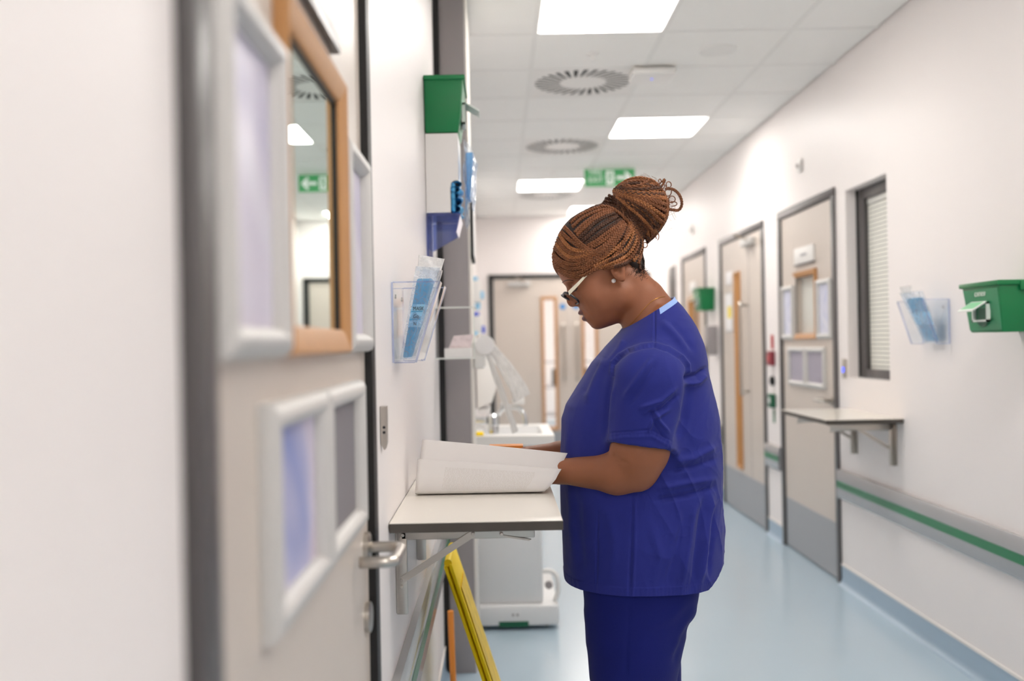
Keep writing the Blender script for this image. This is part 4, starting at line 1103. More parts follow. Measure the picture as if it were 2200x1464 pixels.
def np_mesh(name, V, F, mats, mi=None, parent=None):
    me = bpy.data.meshes.new(name)
    me.vertices.add(len(V)); me.vertices.foreach_set('co', np.asarray(V, np.float32).ravel())
    me.loops.add(F.size); me.loops.foreach_set('vertex_index', F.astype(np.int32).ravel())
    me.polygons.add(len(F)); me.polygons.foreach_set('loop_start', np.arange(0, F.size, F.shape[1], dtype=np.int32))
    me.polygons.foreach_set('use_smooth', np.ones(len(F), bool))
    for q in mats: me.materials.append(MATS[q])
    if mi is not None: me.polygons.foreach_set('material_index', np.asarray(mi, np.int32))
    me.update(); me.validate()
    o = bpy.data.objects.new(name, me); C.objects.link(o)
    if parent: o.parent = parent
    return o
def vnormals(V, F):
    n = np.cross(V[F[:, 2]] - V[F[:, 0]], V[F[:, 3]] - V[F[:, 1]])
    N = np.zeros_like(V)
    for q in range(4):
        for ax in range(3): N[:, ax] += np.bincount(F[:, q], n[:, ax], len(V))
    return N / (np.linalg.norm(N, axis=1)[:, None] + 1e-12)
def project(V):
    a, b = V[:, 0] / V[:, 1] * FPX, (V[:, 2] - CAMZ) / V[:, 1] * FPX
    return np.stack([VPX + a * _c - b * _s, VPY - a * _s - b * _c], 1)
def poly_dist(Q, pts):
    best = np.full(len(Q), 1e9); along = np.zeros(len(Q))
    P = np.array(pts, float)
    for i in range(len(P) - 1):
        d = P[i + 1] - P[i]; L2 = d.dot(d)
        t = np.clip(((Q - P[i]) @ d) / L2, 0, 1)
        e = np.linalg.norm(Q - P[i] - t[:, None] * d, axis=1)
        m = e < best
        best = np.where(m, e, best); along = np.where(m, (i + t) / (len(P) - 1), along)
    return best, along
def creases(V, N, table, ymax=2.62):
    # raise or sink the cloth along fold lines on the side towards the corridor's viewer
    Q = project(V); near = (V[:, 1] < ymax) & (N[:, 1] < 0.35)
    d = np.zeros(len(V))
    for pts, w_, h in table:
        e, al = poly_dist(Q, pts)
        fade = np.clip(np.minimum(al, 1 - al) * 5 + 0.25, 0, 1) if len(pts) < 9 else 1
        d += np.where(near, h * np.exp(-(e / w_) ** 2) * fade, 0)
    return V + N * d[:, None]

PY = 2.60
def W(px, py, Y=PY): return at(px, py, Y)
person = None
T0 = W(1318, 590)
TILT = math.radians(28) + ROLL * 0
FV = Vector((-math.cos(TILT), 0, -math.sin(TILT))); UV = Vector((-math.sin(TILT), 0, math.cos(TILT)))
def H(f, l, u):          # head coordinates (forward, lateral, up) to world
    return T0 + FV * f + UV * u + Vector((0, l, 0))
def hx(px, py):          # picture position on the head's mid plane in head coordinates
    p = W(px, py) - T0
    return p.dot(FV), p.dot(UV)

def axis(*segs):
    v = []
    for a, b, st in segs:
        n_ = max(1, int(round((b - a) / st))); v += list(np.linspace(a, b, n_, endpoint=False))
    v.append(segs[-1][1])
    return v
body = Field(axis((-0.10, 0.46, 0.0030), (0.46, 0.62, 0.006)),
             axis((2.28, 2.47, 0.005), (2.47, 2.76, 0.0030), (2.76, 2.92, 0.005)),
             axis((-0.01, 0.90, 0.014), (0.90, 1.10, 0.0030), (1.10, 1.28, 0.006), (1.28, 1.58, 0.0027), (1.58, 1.66, 0.006)))

# torso tables taken down the picture: row, front column, back column
TOP = [(600, 1415, 1442), (645, 1392, 1446), (664, 1372, 1464), (691, 1348, 1482), (710, 1334, 1492), (743, 1303, 1505), (778, 1272, 1513), (805, 1256, 1516), (825, 1243, 1521),
       (867, 1216, 1531), (898, 1207, 1537), (977, 1205, 1545), (1040, 1205, 1541), (1090, 1206, 1543), (1133, 1207, 1548), (1201, 1211, 1544), (1262, 1218, 1524), (1310, 1222, 1515), (1340, 1224, 1512)]
HALF = [(1.50, 0.07), (1.43, 0.078), (1.40, 0.098), (1.37, 0.128), (1.34, 0.158), (1.31, 0.178), (1.28, 0.188), (1.22, 0.192), (1.10, 0.190), (0.95, 0.196), (0.80, 0.205), (0.60, 0.205)]
tz = np.array([W(1375, r_[0]).z for r_ in TOP]); tf = np.array([W(r_[1], r_[0]).x for r_ in TOP]); tb = np.array([W(r_[2], r_[0]).x for r_ in TOP])
def torso(X, Y, Z, shrink=0.0, n=2.4):
    z = Z.ravel()
    f = np.interp(z, tz[::-1], tf[::-1]) + shrink; b = np.interp(z, tz[::-1], tb[::-1]) - shrink
    hh = np.interp(z, [q[0] for q in HALF][::-1], [q[1] for q in HALF][::-1]) - shrink
    cx = ((f + b) / 2)[None, None, :]; rx = np.maximum((b - f) / 2, 0.01)[None, None, :]; ry = np.maximum(hh, 0.01)[None, None, :]
    q = (np.abs((X - cx) / rx) ** n + np.abs((Y - PY) / ry) ** n) ** (1.0 / n)
    return ((q - 1) * np.minimum(rx, ry)).astype(np.float32)

# --- body
body.add(lambda X, Y, Z: np.maximum(torso(X, Y, Z, 0.03), np.maximum(Z - 1.40, 0.80 - Z)), (0.1, 2.3, 0.75), (0.62, 2.9, 1.43), 0.02)
for sgn, dx in ((-1, 0.0), (1, 0.03)):
    yl = PY + sgn * 0.095
    body.cone((0.345 + dx, yl, 0.82), (0.335 + dx, yl, 0.47), 0.085, 0.058, 0.03)
    body.cone((0.335 + dx, yl, 0.47), (0.375 + dx, yl, 0.09), 0.052, 0.036, 0.02)
    body.cone((0.375 + dx, yl, 0.05), (0.24 + dx, yl - 0.01, 0.035), 0.034, 0.028, 0.02)
# neck
body.cone(W(1350, 612), W(1396, 705), 0.058, 0.066, 0.015, 0.95)
body.cone(W(1392, 640), W(1440, 720), 0.045, 0.06, 0.02)
# near arm
YA = 2.385
body.cone(at(1398, 840, YA + 0.012), at(1376, 985, YA + 0.01), 0.048, 0.058, 0.02)
body.ell(at(1374, 968, YA + 0.012), (0.073, 0.055, 0.055), 0.02)
body.cone(at(1368, 1012, YA + 0.018), at(1325, 1017, YA + 0.035), 0.051, 0.051, 0.015)
body.cone(at(1325, 1017, YA + 0.035), at(1205, 1013, 2.492), 0.050, 0.0305, 0.015)
WR = at(1196, 1012, 2.498)
body.cone(at(1205, 1013, 2.492), WR, 0.0305, 0.026, 0.01)
def hand(wr, d, pn, th, k=0.006):
    # wrist, pointing direction, palm normal, thumb side; five unequal bent fingers
    d, pn, th = Vector(d).normalized(), Vector(pn).normalized(), Vector(th).normalized()
    pc = wr + d * 0.045
    for q in range(4):
        o = th * (0.027 - 0.018 * q)
        body.cone(wr + d * 0.004 + o * 0.6, wr + d * 0.082 + o, 0.015, 0.012, 0.012)
    for q, (ln, dr) in enumerate(((0.070, 0.000), (0.078, 0.003), (0.072, 0.000), (0.056, -0.006))):
        o = th * (0.030 - 0.0205 * q)
        a = wr + d * (0.082 + dr) + o
        b = a + d * ln * 0.42 + pn * 0.012; c_ = b + d * ln * 0.26 + pn * 0.018; e = c_ + d * ln * 0.14 + pn * 0.018
        body.cone(a, b, 0.0092, 0.0085, 0.004); body.cone(b, c_, 0.0085, 0.0078, 0.003); body.cone(c_, e, 0.0078, 0.0066, 0.003)
    a = wr + d * 0.022 + th * 0.022; b = a + d * 0.034 + th * 0.024 + pn * 0.008; c_ = b + d * 0.03 + th * 0.006 + pn * 0.008; e = c_ + d * 0.022 + pn * 0.004
    body.cone(a, b, 0.0135, 0.0105, 0.008); body.cone(b, c_, 0.0105, 0.0092, 0.003); body.cone(c_, e, 0.0092, 0.0072, 0.003)
hand(WR, (-1, 0.12, -0.12), (0, 1, -0.5), (0.1, 0.35, 0.9))
# far arm
body.cone(at(1398, 845, 2.805), at(1335, 1000, 2.81), 0.048, 0.05, 0.02)
body.cone(at(1335, 1000, 2.81), at(1205, 977, 2.765), 0.046, 0.036, 0.015)
body.cone(at(1205, 977, 2.765), at(1132, 980, 2.73), 0.036, 0.026, 0.012)
hand(at(1128, 980, 2.728), (-1, -0.25, -0.1), (-0.1, 0, -1), (0.1, -1, 0))
# head in head coordinates
lo = [T0.x - 0.20, PY - 0.115, T0.z - 0.17]; hi = [T0.x + 0.16, PY + 0.115, T0.z + 0.24]
def hd(fn):
    def g(X, Y, Z):
        x, z = X - T0.x, Z - T0.z
        return fn(x * FV.x + z * FV.z, Y - PY, x * UV.x + z * UV.z)
    return g
def bb(c_, r_):
    p = H(c_[0], c_[1], c_[2]); m = max(r_) + 0.03
    return [p[i] - m for i in range(3)], [p[i] + m for i in range(3)]
def hell(c_, r_, k=0.012, rot=0.0, cut=False):
    for sg in ((1, -1) if c_[1] else (1,)):
        cc = (c_[0], c_[1] * sg, c_[2])
        l_, h_ = bb(cc, r_)
        cr, sr = math.cos(rot), math.sin(rot)
        def fn(F, L, U, cc=cc):
            f, u = F - cc[0], U - cc[2]
            return ell_d(f * cr + u * sr, L - cc[1], -f * sr + u * cr, r_)
        (body.cut if cut else body.add)(hd(fn), l_, h_, k)
def hcone(a, b, ra, rb, k=0.006):
    for sg in ((1, -1) if a[1] or b[1] else (1,)):
        body.cone(H(a[0], a[1] * sg, a[2]), H(b[0], b[1] * sg, b[2]), ra, rb, k)
hell((0.020, 0, 0.062), (0.106, 0.075, 0.088), 0.02)
hell((0.060, 0, -0.010), (0.061, 0.064, 0.085), 0.02)
hell((0.076, 0.036, -0.026), (0.036, 0.030, 0.036), 0.02)
hell((0.058, 0, -0.062), (0.060, 0.056, 0.044), 0.02)
hell((0.018, 0.045, -0.055), (0.035, 0.026, 0.038), 0.02)
hell((0.097, 0, -0.0865), (0.0205, 0.024, 0.0195), 0.012)
hell((0.055, 0, -0.085), (0.052, 0.042, 0.0285), 0.015)
hell((0.10, 0, -0.055), (0.022, 0.034, 0.028), 0.015)
hell((0.106, 0.022, 0.043), (0.016, 0.028, 0.010), 0.012)
hell((0.119, 0.033, 0.018), (0.013, 0.015, 0.012), 0.010, cut=True)
hell((0.099, 0.033, 0.016), (0.0145, 0.016, 0.0135), 0.005)
hcone((0.113, 0, 0.028), (0.128, 0, -0.004), 0.0085, 0.0130, 0.008)
hell((0.1265, 0, -0.012), (0.0150, 0.0140, 0.0130), 0.006)
hell((0.1195, 0.0140, -0.017), (0.0135, 0.0095, 0.0105), 0.005)
hell((0.127, 0.0065, -0.028), (0.006, 0.004, 0.004), 0.003, cut=True)
hell((0.1155, 0, -0.0455), (0.0155, 0.025, 0.0080), 0.004)
hell((0.1145, 0, -0.0640), (0.0150, 0.022, 0.0092), 0.004)
hell((0.128, 0, -0.0555), (0.017, 0.023, 0.0018), 0.002, cut=True)
hell((-0.006, 0.074, 0.006), (0.019, 0.0075, 0.030), 0.005, 0.25)
hell((-0.003, 0.080, 0.006), (0.010, 0.007, 0.017), 0.004, 0.25, cut=True)
hell((0.004, 0.076, -0.001), (0.006, 0.006, 0.008), 0.003)
hell((-0.004, 0.074, -0.018), (0.010, 0.0065, 0.011), 0.004)
Vb, Fb = body.mesh(2)
Nb = vnormals(Vb, Fb)
Vb = creases(Vb, Nb, [([(1238, 662), (1252, 668), (1266, 680), (1274, 692)], 3.5, -0.0018), ([(1256, 690), (1264, 698), (1272, 700)], 4, -0.001),
                      ([(1316, 975), (1330, 990), (1350, 996)], 5, -0.002), ([(1226, 628), (1240, 634), (1248, 634)], 2.5, -0.001)])
fc = Vb[Fb].mean(1)
r_ = fc - np.array(T0)
ff = r_ @ np.array(FV); fu = r_ @ np.array(UV); fl = np.abs(r_[:, 1])
lipm = (ff > 0.104) & (((fu + 0.0465) / 0.0085) ** 2 + (fl / 0.024) ** 2 < 1) | (ff > 0.104) & (((fu + 0.0635) / 0.0095) ** 2 + (fl / 0.021) ** 2 < 1)
person = np_mesh('person', Vb, Fb, ['skin', 'lip'], lipm.astype(int))
tag(person, 'woman in blue scrubs and glasses with a braided bun reading papers at the shelf', 'person')

# --- scrub top
top = Field(axis((0.10, 0.60, 0.0037)), axis((2.27, 2.94, 0.0040)), axis((0.64, 1.47, 0.0038)))
top.add(lambda X, Y, Z: torso(X, Y, Z, 0.0), (0.1, 2.3, 0.6), (0.6, 2.95, 1.5), 0.01)
def under(p, q, Y):
    a, b = at(p[0], p[1], Y), at(q[0], q[1], Y)
    d = (b - a).normalized(); n_ = Vector((d.z, 0, -d.x))
    if n_.z > 0: n_ = -n_
    return lambda X, Yy, Z: (X - a.x) * n_.x + (Z - a.z) * n_.z + 0 * Yy
pl = under((1305, 946), (1445, 966), YA)
top.cone(at(1396, 826, YA + 0.005), at(1375, 985, YA), 0.0885, 0.0775, 0.05, 0.82, plane=pl)
top.cone(at(1396, 826, 5.2 - YA), at(1360, 985, 5.2 - YA), 0.0885, 0.0775, 0.05, 0.82, plane=under((1305, 946), (1445, 966), 5.2 - YA))
Vt, Ft = top.mesh(3)
def subdivide(V, F):
    n_ = len(V); e = np.sort(np.concatenate([F[:, [0, 1]], F[:, [1, 2]], F[:, [2, 3]], F[:, [3, 0]]]), 1)
    key = e[:, 0].astype(np.int64) * n_ + e[:, 1]
    uq, inv = np.unique(key, return_inverse=True)
    mid_ = (V[uq // n_] + V[uq % n_]) / 2
    ei = (n_ + inv).reshape(4, len(F)).T; fi = n_ + len(uq) + np.arange(len(F))
    V2 = np.concatenate([V, mid_, V[F].mean(1)])
    F2 = np.concatenate([np.stack([F[:, q], ei[:, q], fi, ei[:, q - 1]], 1) for q in range(4)])
    return V2, F2
Vt, Ft = subdivide(Vt, Ft)
Nt = vnormals(Vt, Ft)
folds = [([(1402, 770), (1372, 812), (1340, 858)], 9, 0.0045), ([(1412, 775), (1385, 822), (1352, 868)], 7, -0.003),
         ([(1452, 835), (1420, 862), (1376, 878)], 6, 0.0045), ([(1455, 850), (1424, 878), (1384, 892)], 5, -0.0035),
         ([(1440, 880), (1404, 900), (1392, 930)], 5, 0.004), ([(1404, 876), (1416, 905), (1438, 930)], 5, 0.004), ([(1398, 886), (1406, 912), (1426, 938)], 4, -0.003),
         ([(1320, 830), (1312, 880), (1308, 930)], 6, 0.003),
         ([(1478, 795), (1480, 840), (1470, 900), (1452, 958)], 9, -0.008),
         ([(1475, 810), (1497, 806), (1515, 792)], 6, -0.006), ([(1478, 826), (1500, 822), (1517, 806)], 7, 0.006),
         ([(1315, 800), (1306, 850), (1303, 940)], 7, -0.005),
         ([(1300, 770), (1280, 812), (1262, 870)], 12, 0.004), ([(1290, 775), (1268, 815), (1250, 850)], 9, -0.003),
         ([(1452, 990), (1490, 985), (1535, 960)], 9, 0.005), ([(1440, 1010), (1490, 1004), (1540, 985)], 8, -0.004),
         ([(1420, 1050), (1470, 1040), (1530, 1030)], 9, 0.005), ([(1410, 1075), (1470, 1066), (1528, 1050)], 8, -0.005),
         ([(1528, 1060), (1518, 1150), (1500, 1262)], 8, 0.006), ([(1512, 1070), (1500, 1160), (1484, 1268)], 8, -0.005), ([(1494, 1080), (1480, 1170), (1462, 1270)], 9, 0.0045),
         ([(1470, 1110), (1452, 1190), (1430, 1260)], 9, -0.003), ([(1534, 1090), (1530, 1160), (1519, 1240)], 5, -0.005),
         ([(1285, 1100), (1282, 1180), (1280, 1268)], 2.5, -0.0018), ([(1358, 1066), (1356, 1170), (1352, 1278)], 2.5, -0.0022), ([(1366, 1066), (1364, 1170), (1360, 1278)], 4, 0.0015),
         ([(1398, 1130), (1420, 1200), (1400, 1260)], 12, 0.002), ([(1300, 1080), (1320, 1160), (1310, 1240)], 14, 0.002),
         ([(1220, 900), (1222, 1000), (1226, 1100), (1232, 1220)], 10, 0.003), ([(1240, 1060), (1244, 1140), (1250, 1230)], 12, -0.0025),
         ([(1406, 655), (1407, 700), (1406, 742)], 2.2, -0.0022), ([(1403, 655), (1403, 700), (1402, 742)], 2.2, 0.001),
         ([(1314, 806), (1318, 784), (1334, 768), (1352, 756), (1380, 747), (1406, 744), (1436, 754), (1463, 772), (1476, 790), (1479, 812)], 2.8, -0.003),
         ([(1312, 800), (1316, 780), (1331, 763), (1350, 751), (1379, 741), (1406, 738), (1438, 748), (1466, 766), (1479, 783), (1483, 800)], 3.5, 0.0022),
         ([(1420, 690), (1450, 720), (1478, 760)], 10, 0.0035), ([(1440, 690), (1466, 720), (1490, 756)], 8, -0.0025), ([(1340, 730), (1330, 750), (1300, 790)], 8, 0.003),
         ([(1305, 932), (1350, 927), (1400, 924), (1447, 951)], 2.2, -0.0016), ([(1304, 944), (1352, 940), (1400, 938), (1445, 964)], 5, 0.0015)]
Vt = creases(Vt, Nt, [(p, w_ * (0.8 if w_ > 3 else 1), h * 1.5) for p, w_, h in folds])
def rumple(v):
    q = Vector((v[0] * 16 + v[2] * 7, v[1] * 12, v[2] * 5 - v[0] * 3))
    r1 = max(0, 1 - abs(noise.noise(q)) * 2.4) ** 2
    q2 = Vector((v[0] * 26 - v[2] * 16, v[1] * 20, v[2] * 22 + v[0] * 6))
    r2 = max(0, 1 - abs(noise.noise(q2)) * 2.6) ** 2
    k = min(1, max(0.25, (v[0] - 0.30) / 0.14))
    return (0.0036 * r1 + 0.0011 * r2) * k + noise.noise(Vector(v) * 8) * 0.004
nz = np.array([rumple(v) for v in Vt])
lowfade = np.clip((1.30 - Vt[:, 2]) / 0.3, 0.3, 1)
Vt = Vt + Nt * (nz * lowfade)[:, None]
hemb = (Vt[:, 2] < 0.716) & (Vt[:, 2] > 0.69)
Vt = Vt + Nt * np.where(hemb, 0.0003 * np.sin((Vt[:, 0] + Vt[:, 1]) * 620) + 0.0012, 0)[:, None]
Qp = project(Vt); e_, al_ = poly_dist(Qp, [(1304, 938), (1352, 934), (1400, 931), (1446, 957)])
Vt = Vt + Nt * np.where((e_ < 7) & (Vt[:, 1] < 2.5), 0.0003 * np.sin(al_ * 110), 0)[:, None]
e_, al_ = poly_dist(Qp, [(1314, 800), (1318, 781), (1333, 764), (1351, 753), (1380, 744), (1406, 741), (1437, 751), (1464, 769), (1478, 787)])
Vt = Vt + Nt * np.where((e_ < 5) & (Vt[:, 1] < 2.6), 0.00028 * np.sin(al_ * 150), 0)[:, None]
a, b = W(1442, 641), W(1338, 706)
d = (b - a).normalized(); nl = Vector((-d.z, 0, d.x))
if nl.z < 0: nl = -nl
st = np_mesh('scrub_top', Vt, Ft, ['scrub_top', 'trim_blue'], None, person)
bm = bmesh.new(); bm.from_mesh(st.data)
def slice_off(co, no, clear):
    bmesh.ops.bisect_plane(bm, geom=bm.verts[:] + bm.edges[:] + bm.faces[:], plane_co=co, plane_no=no, clear_outer=clear)
slice_off(a, nl, True)
slice_off(a - nl * 0.013, nl, False)
slice_off((0, 0, 0.694), (0, 0, -1), True)
slice_off((0.505, 0, 0.694), Vector((0.75, 0, -1)).normalized(), True)
xm = W(1402, 665).x
for f_ in bm.faces:
    q = f_.calc_center_median()
    f_.material_index = 1 if (q - a).dot(nl) > -0.013 and q.x > xm else 0
    f_.smooth = True
bm.to_mesh(st.data); bm.free()
st['label'] = 'royal blue short-sleeved scrub top with pale blue neck trim'
md = st.modifiers.new('solid', 'SOLIDIFY'); md.thickness = 0.0025; md.offset = -1
# seam edge binding along the neckline
# --- trousers
tr = Field(axis((0.12, 0.60, 0.006)), axis((2.36, 2.84, 0.006)), axis((0.03, 0.86, 0.008)))
LEGN = [(0.90, 0.185, 0.500), (0.73, 0.198, 0.502), (0.66, 0.203, 0.490), (0.58, 0.208, 0.462), (0.46, 0.216, 0.432), (0.25, 0.250, 0.430), (0.05, 0.265, 0.425)]
def leg(yc, dx, ry):
    lz = np.array([q[0] for q in LEGN])[::-1]; lf = np.array([q[1] for q in LEGN])[::-1]; lb = np.array([q[2] for q in LEGN])[::-1]
    def fn(X, Y, Z):
        z = Z.ravel(); f = np.interp(z, lz, lf) + dx * np.clip((0.8 - z) / 0.3, 0, 1); b = np.interp(z, lz, lb) + dx * np.clip((0.8 - z) / 0.3, 0, 1)
        rr = ry * np.interp(z, [0.05, 0.5, 0.9], [0.8, 0.95, 1.05])
        cx, rx = ((f + b) / 2)[None, None, :], ((b - f) / 2)[None, None, :]
        q = np.sqrt(((X - cx) / rx) ** 2 + ((Y - yc) / rr[None, None, :]) ** 2)
        return np.maximum((q - 1) * 0.1, np.maximum(0.06 - Z, Z - 0.78)).astype(np.float32)
    return fn
tr.add(leg(PY - 0.092, 0.0, 0.108), (0, 2.3, 0), (1, 3, 1), 0.01)
tr.add(leg(PY + 0.095, 0.045, 0.105), (0, 2.3, 0), (1, 3, 1), 0.02)
tr.add(lambda X, Y, Z: np.maximum(ell_d(X - 0.345, Y - PY, Z - 0.80, (0.145, 0.165, 0.14)), Z - 0.78), (0, 2.3, 0.5), (1, 3, 1), 0.03)
Vr, Fr = tr.mesh(3); Nr = vnormals(Vr, Fr)
Vr = creases(Vr, Nr, [([(1500, 1300), (1470, 1350), (1452, 1400)], 9, 0.005), ([(1490, 1330), (1466, 1370), (1450, 1430)], 7, -0.006), ([(1352, 1285), (1348, 1380), (1345, 1460)], 3, -0.002),
                      ([(1250, 1300), (1262, 1340), (1262, 1400)], 8, 0.003), ([(1480, 1290), (1440, 1330), (1380, 1350)], 10, 0.003)], 2.7)
Vr = Vr + Nr * np.array([noise.noise(Vector((v[0] * 9, v[1] * 9, v[2] * 4))) * 0.004 for v in Vr])[:, None]
tro = np_mesh('scrub_trousers', Vr, Fr, ['scrub_trousers'], None, person)
tro['label'] = 'dark blue scrub trousers'
# --- shoes
for sgn, dx in ((-1, 0.0), (1, 0.03)):
    yl = PY + sgn * 0.095
    sh = Field(axis((0.12, 0.50, 0.006)), axis((yl - 0.08, yl + 0.08, 0.006)), axis((-0.01, 0.14, 0.006)))
    sh.cone((0.385 + dx, yl, 0.045), (0.245 + dx, yl, 0.04), 0.043, 0.044, 0.03); sh.cone((0.39 + dx, yl, 0.075), (0.34 + dx, yl, 0.07), 0.045, 0.04, 0.03)
    s_ = sh.sl((0, 0, -1), (1, 9, 1)); X, Y, Z = sh.xyz(s_); sh.D[s_] = np.maximum(sh.D[s_], 0.003 - Z + 0 * X + 0 * Y)
    V_, F_ = sh.mesh(1); np_mesh('shoe', V_, F_, ['shoe_dark'], None, person)

# --- hair
BUN = W(1378, 444)
bdir = Vector((0.62, 0, 0.78)).normalized(); bprp = Vector((0.78, 0, -0.62)).normalized()
def hair_d(X, Y, Z, grow=0.0, line=True):
    x, z = X - T0.x, Z - T0.z; L = Y - PY
    F = x * FV.x + z * FV.z; U = x * UV.x + z * UV.z
    d = ell_d(F, L, U - 0.085, (0.117 + grow, 0.081 + grow, 0.100 + grow))
    pl_ = np.where(F > -0.005, 0.016 + (F + 0.005) * 0.46, 0.004) - U
    if line: d = np.maximum(d, pl_ - grow)
    d = np.minimum(d, ell_d(F + 0.058, L, U - 0.006, (0.026, 0.046, 0.034)))
    x, z = X - BUN.x, Z - BUN.z
    p, q = x * bdir.x + z * bdir.z, x * bprp.x + z * bprp.z
    db = ell_d(p, L, q, (0.059 + grow, 0.066 + grow, 0.073 + grow))
    # stem between head and bun
    a_ = W(1335, 505); ab = BUN - a_; L2 = ab.dot(ab)
    t_ = np.clip(((X - a_.x) * ab.x + (Z - a_.z) * ab.z) / L2, 0, 1)
    ds = np.sqrt((X - a_.x - t_ * ab.x) ** 2 + L ** 2 + (Z - a_.z - t_ * ab.z) ** 2) - 0.047 - grow
    for e in (ds, db):
        k = 0.006; h = np.clip(0.5 + 0.5 * (d - e) / k, 0, 1); d = d + (e - d) * h - k * h * (1 - h)
    return d
hf = Field(axis((0.10, 0.50, 0.0045)), axis((2.48, 2.72, 0.0045)), axis((1.40, 1.78, 0.0045)))
hf.add(lambda X, Y, Z: hair_d(X, Y, Z), (0, 2, 1), (1, 3, 2), 0.001)
Vh, Fh = hf.mesh(1)
hair = np_mesh('hair', Vh, Fh, ['hair_dark'], None, person)
hair['label'] = 'copper brown box braids gathered into a high bun'
def hit(px, py, grow):
    a, b = ray(px, py)
    ys = np.linspace(2.42, PY + 0.02, 160)
    d = hair_d(a * ys, ys, CAMZ + b * ys, grow, False)
    i = np.nonzero(d < 0)[0]
    y = ys[i[0]] if len(i) else ys[int(np.argmin(d))]
    if not len(i): y = min(y, PY)
    db = body.samples(a * ys, ys, CAMZ + b * ys) - 0.0035 - grow * 0.5
    j = np.nonzero(db < 0)[0]
    if len(j): y = min(y, ys[j[0]])
    p = Vector((a * y, y, CAMZ + b * y))
    e = 0.002; g = Vector([hair_d(*(np.array([p[j] + (e if j == q else 0)]) for j in range(3)), grow, False)[0] - hair_d(*(np.array([p[j] - (e if j == q else 0)]) for j in range(3)), grow, False)[0] for q in range(3)])
    if g.length < 1e-6: g = Vector((0, -1, 0))
    return p, g.normalized()
def braid_mesh(P, Nn, wd, per, taper=True):
    # three plaited strands along a path
    m = MB(); L = [0.0]
    for i in range(1, len(P)): L.append(L[-1] + (P[i] - P[i - 1]).length)
    st_ = 0.0026; n_ = max(6, int(L[-1] / st_)); S_ = np.linspace(0, L[-1], n_)
    Pa = np.array(P); Na = np.array(Nn)
    X = np.stack([np.interp(S_, L, Pa[:, q]) for q in range(3)], 1); Nq = np.stack([np.interp(S_, L, Na[:, q]) for q in range(3)], 1)
    Tn = np.gradient(X, axis=0); Tn /= np.linalg.norm(Tn, axis=1)[:, None] + 1e-9
    Bn = np.cross(Tn, Nq); Bn /= np.linalg.norm(Bn, axis=1)[:, None] + 1e-9
    Nq = np.cross(Bn, Tn)
    ph0 = random.random() * 6.28
    for k in range(3):
        ph = 2 * PI * S_ / per + 2 * PI * k / 3 + ph0
        Q = X + Bn * (0.30 * wd * np.sin(ph))[:, None] + Nq * (0.20 * wd * np.sin(2 * ph))[:, None]
        m.tube([Vector(q) for q in Q], 0.215 * wd, 6, cap=True)
    return m
def px_path(pts, n=7):
    P = catmull([Vector((p[0], p[1], 0)) for p in pts], n)
    return [(p.x, p.y) for p in P]
def cr(x, y): return (1180 + x / 5.857, 370 + y / 5.857)
bcount = [0]
def add_braid(pts, wd=0.0115, per=0.022, grow=0.004, mirror=True, m_=None, lift=None, crop=True, tuck=0):
    q = px_path([cr(*p) for p in pts] if crop else pts)
    PN = [hit(x, y, grow) for x, y in q]
    P = [a for a, b in PN]; Nn = [b for a, b in PN]
    # smooth the depth along the path
    for _ in range(2):
        P = [P[0]] + [(P[i - 1] + 2 * P[i] + P[i + 1]) / 4 for i in range(1, len(P) - 1)] + [P[-1]]
    if tuck:
        e_ = P[-1]; g_ = (BUN - e_); g_.y = 0; g_.normalize()
        ex = [e_ + Vector((0, 0.010, 0)) + g_ * 0.002, e_ + Vector((0, 0.022, 0)) + g_ * 0.010, e_ + Vector((0, 0.026, 0)) + g_ * 0.026]
        P = P + ex; Nn = Nn + [(p - BUN).normalized() for p in ex]
    if lift:
        P = [p + n_ * lift for p, n_ in zip(P, Nn)]
    o = braid_mesh(P, Nn, wd, per).build('braid', m_ or random.choice(['braid', 'braid', 'braid_dark', 'braid_light']), hair, smooth=True, fixn=False)
    if mirror:
        c_ = o.copy(); C.objects.link(c_); c_.parent = hair; c_.scale = (1, -1, 1); c_.location = (0, 2 * PY, 0)
    return o
def jit(pts, dx, dy): return [(x + dx, y + dy) for x, y in pts]
lower = [
    [(62, 1165), (150, 1262), (290, 1315), (430, 1300), (560, 1230), (690, 1150), (820, 1060), (930, 900), (1000, 680)],
    [(50, 1115), (130, 1215), (260, 1268), (390, 1262), (520, 1180), (640, 1090), (760, 980), (880, 820), (965, 650)],
    [(48, 1065), (120, 1150), (240, 1212), (390, 1205), (520, 1130), (620, 1060), (740, 940), (860, 780), (940, 650)],
    [(55, 1010), (110, 1090), (220, 1150), (360, 1160), (500, 1100), (600, 1020), (700, 940), (820, 800), (915, 660)],
    [(70, 950), (140, 1030), (230, 1095), (340, 1110), (450, 1075), (550, 1010), (660, 950), (790, 830), (890, 680)],
    [(85, 900), (150, 985), (240, 1060), (340, 1075), (440, 1045), (530, 1000)],
    [(105, 840), (165, 930), (250, 1010), (350, 1035), (450, 1020), (560, 990)],
    [(130, 785), (190, 880), (270, 960), (370, 990), (470, 995), (590, 1000)],
    [(150, 750), (230, 830), (330, 905), (430, 965), (540, 1010), (640, 1010)],
    [(185, 690), (265, 770), (365, 875), (460, 950), (560, 1000), (680, 990)],
]
for p in lower: add_braid(p)
for p in lower[1:8:3]: add_braid(jit(p, 8, -22), 0.0095, 0.02, -0.002, m_='braid_dark')
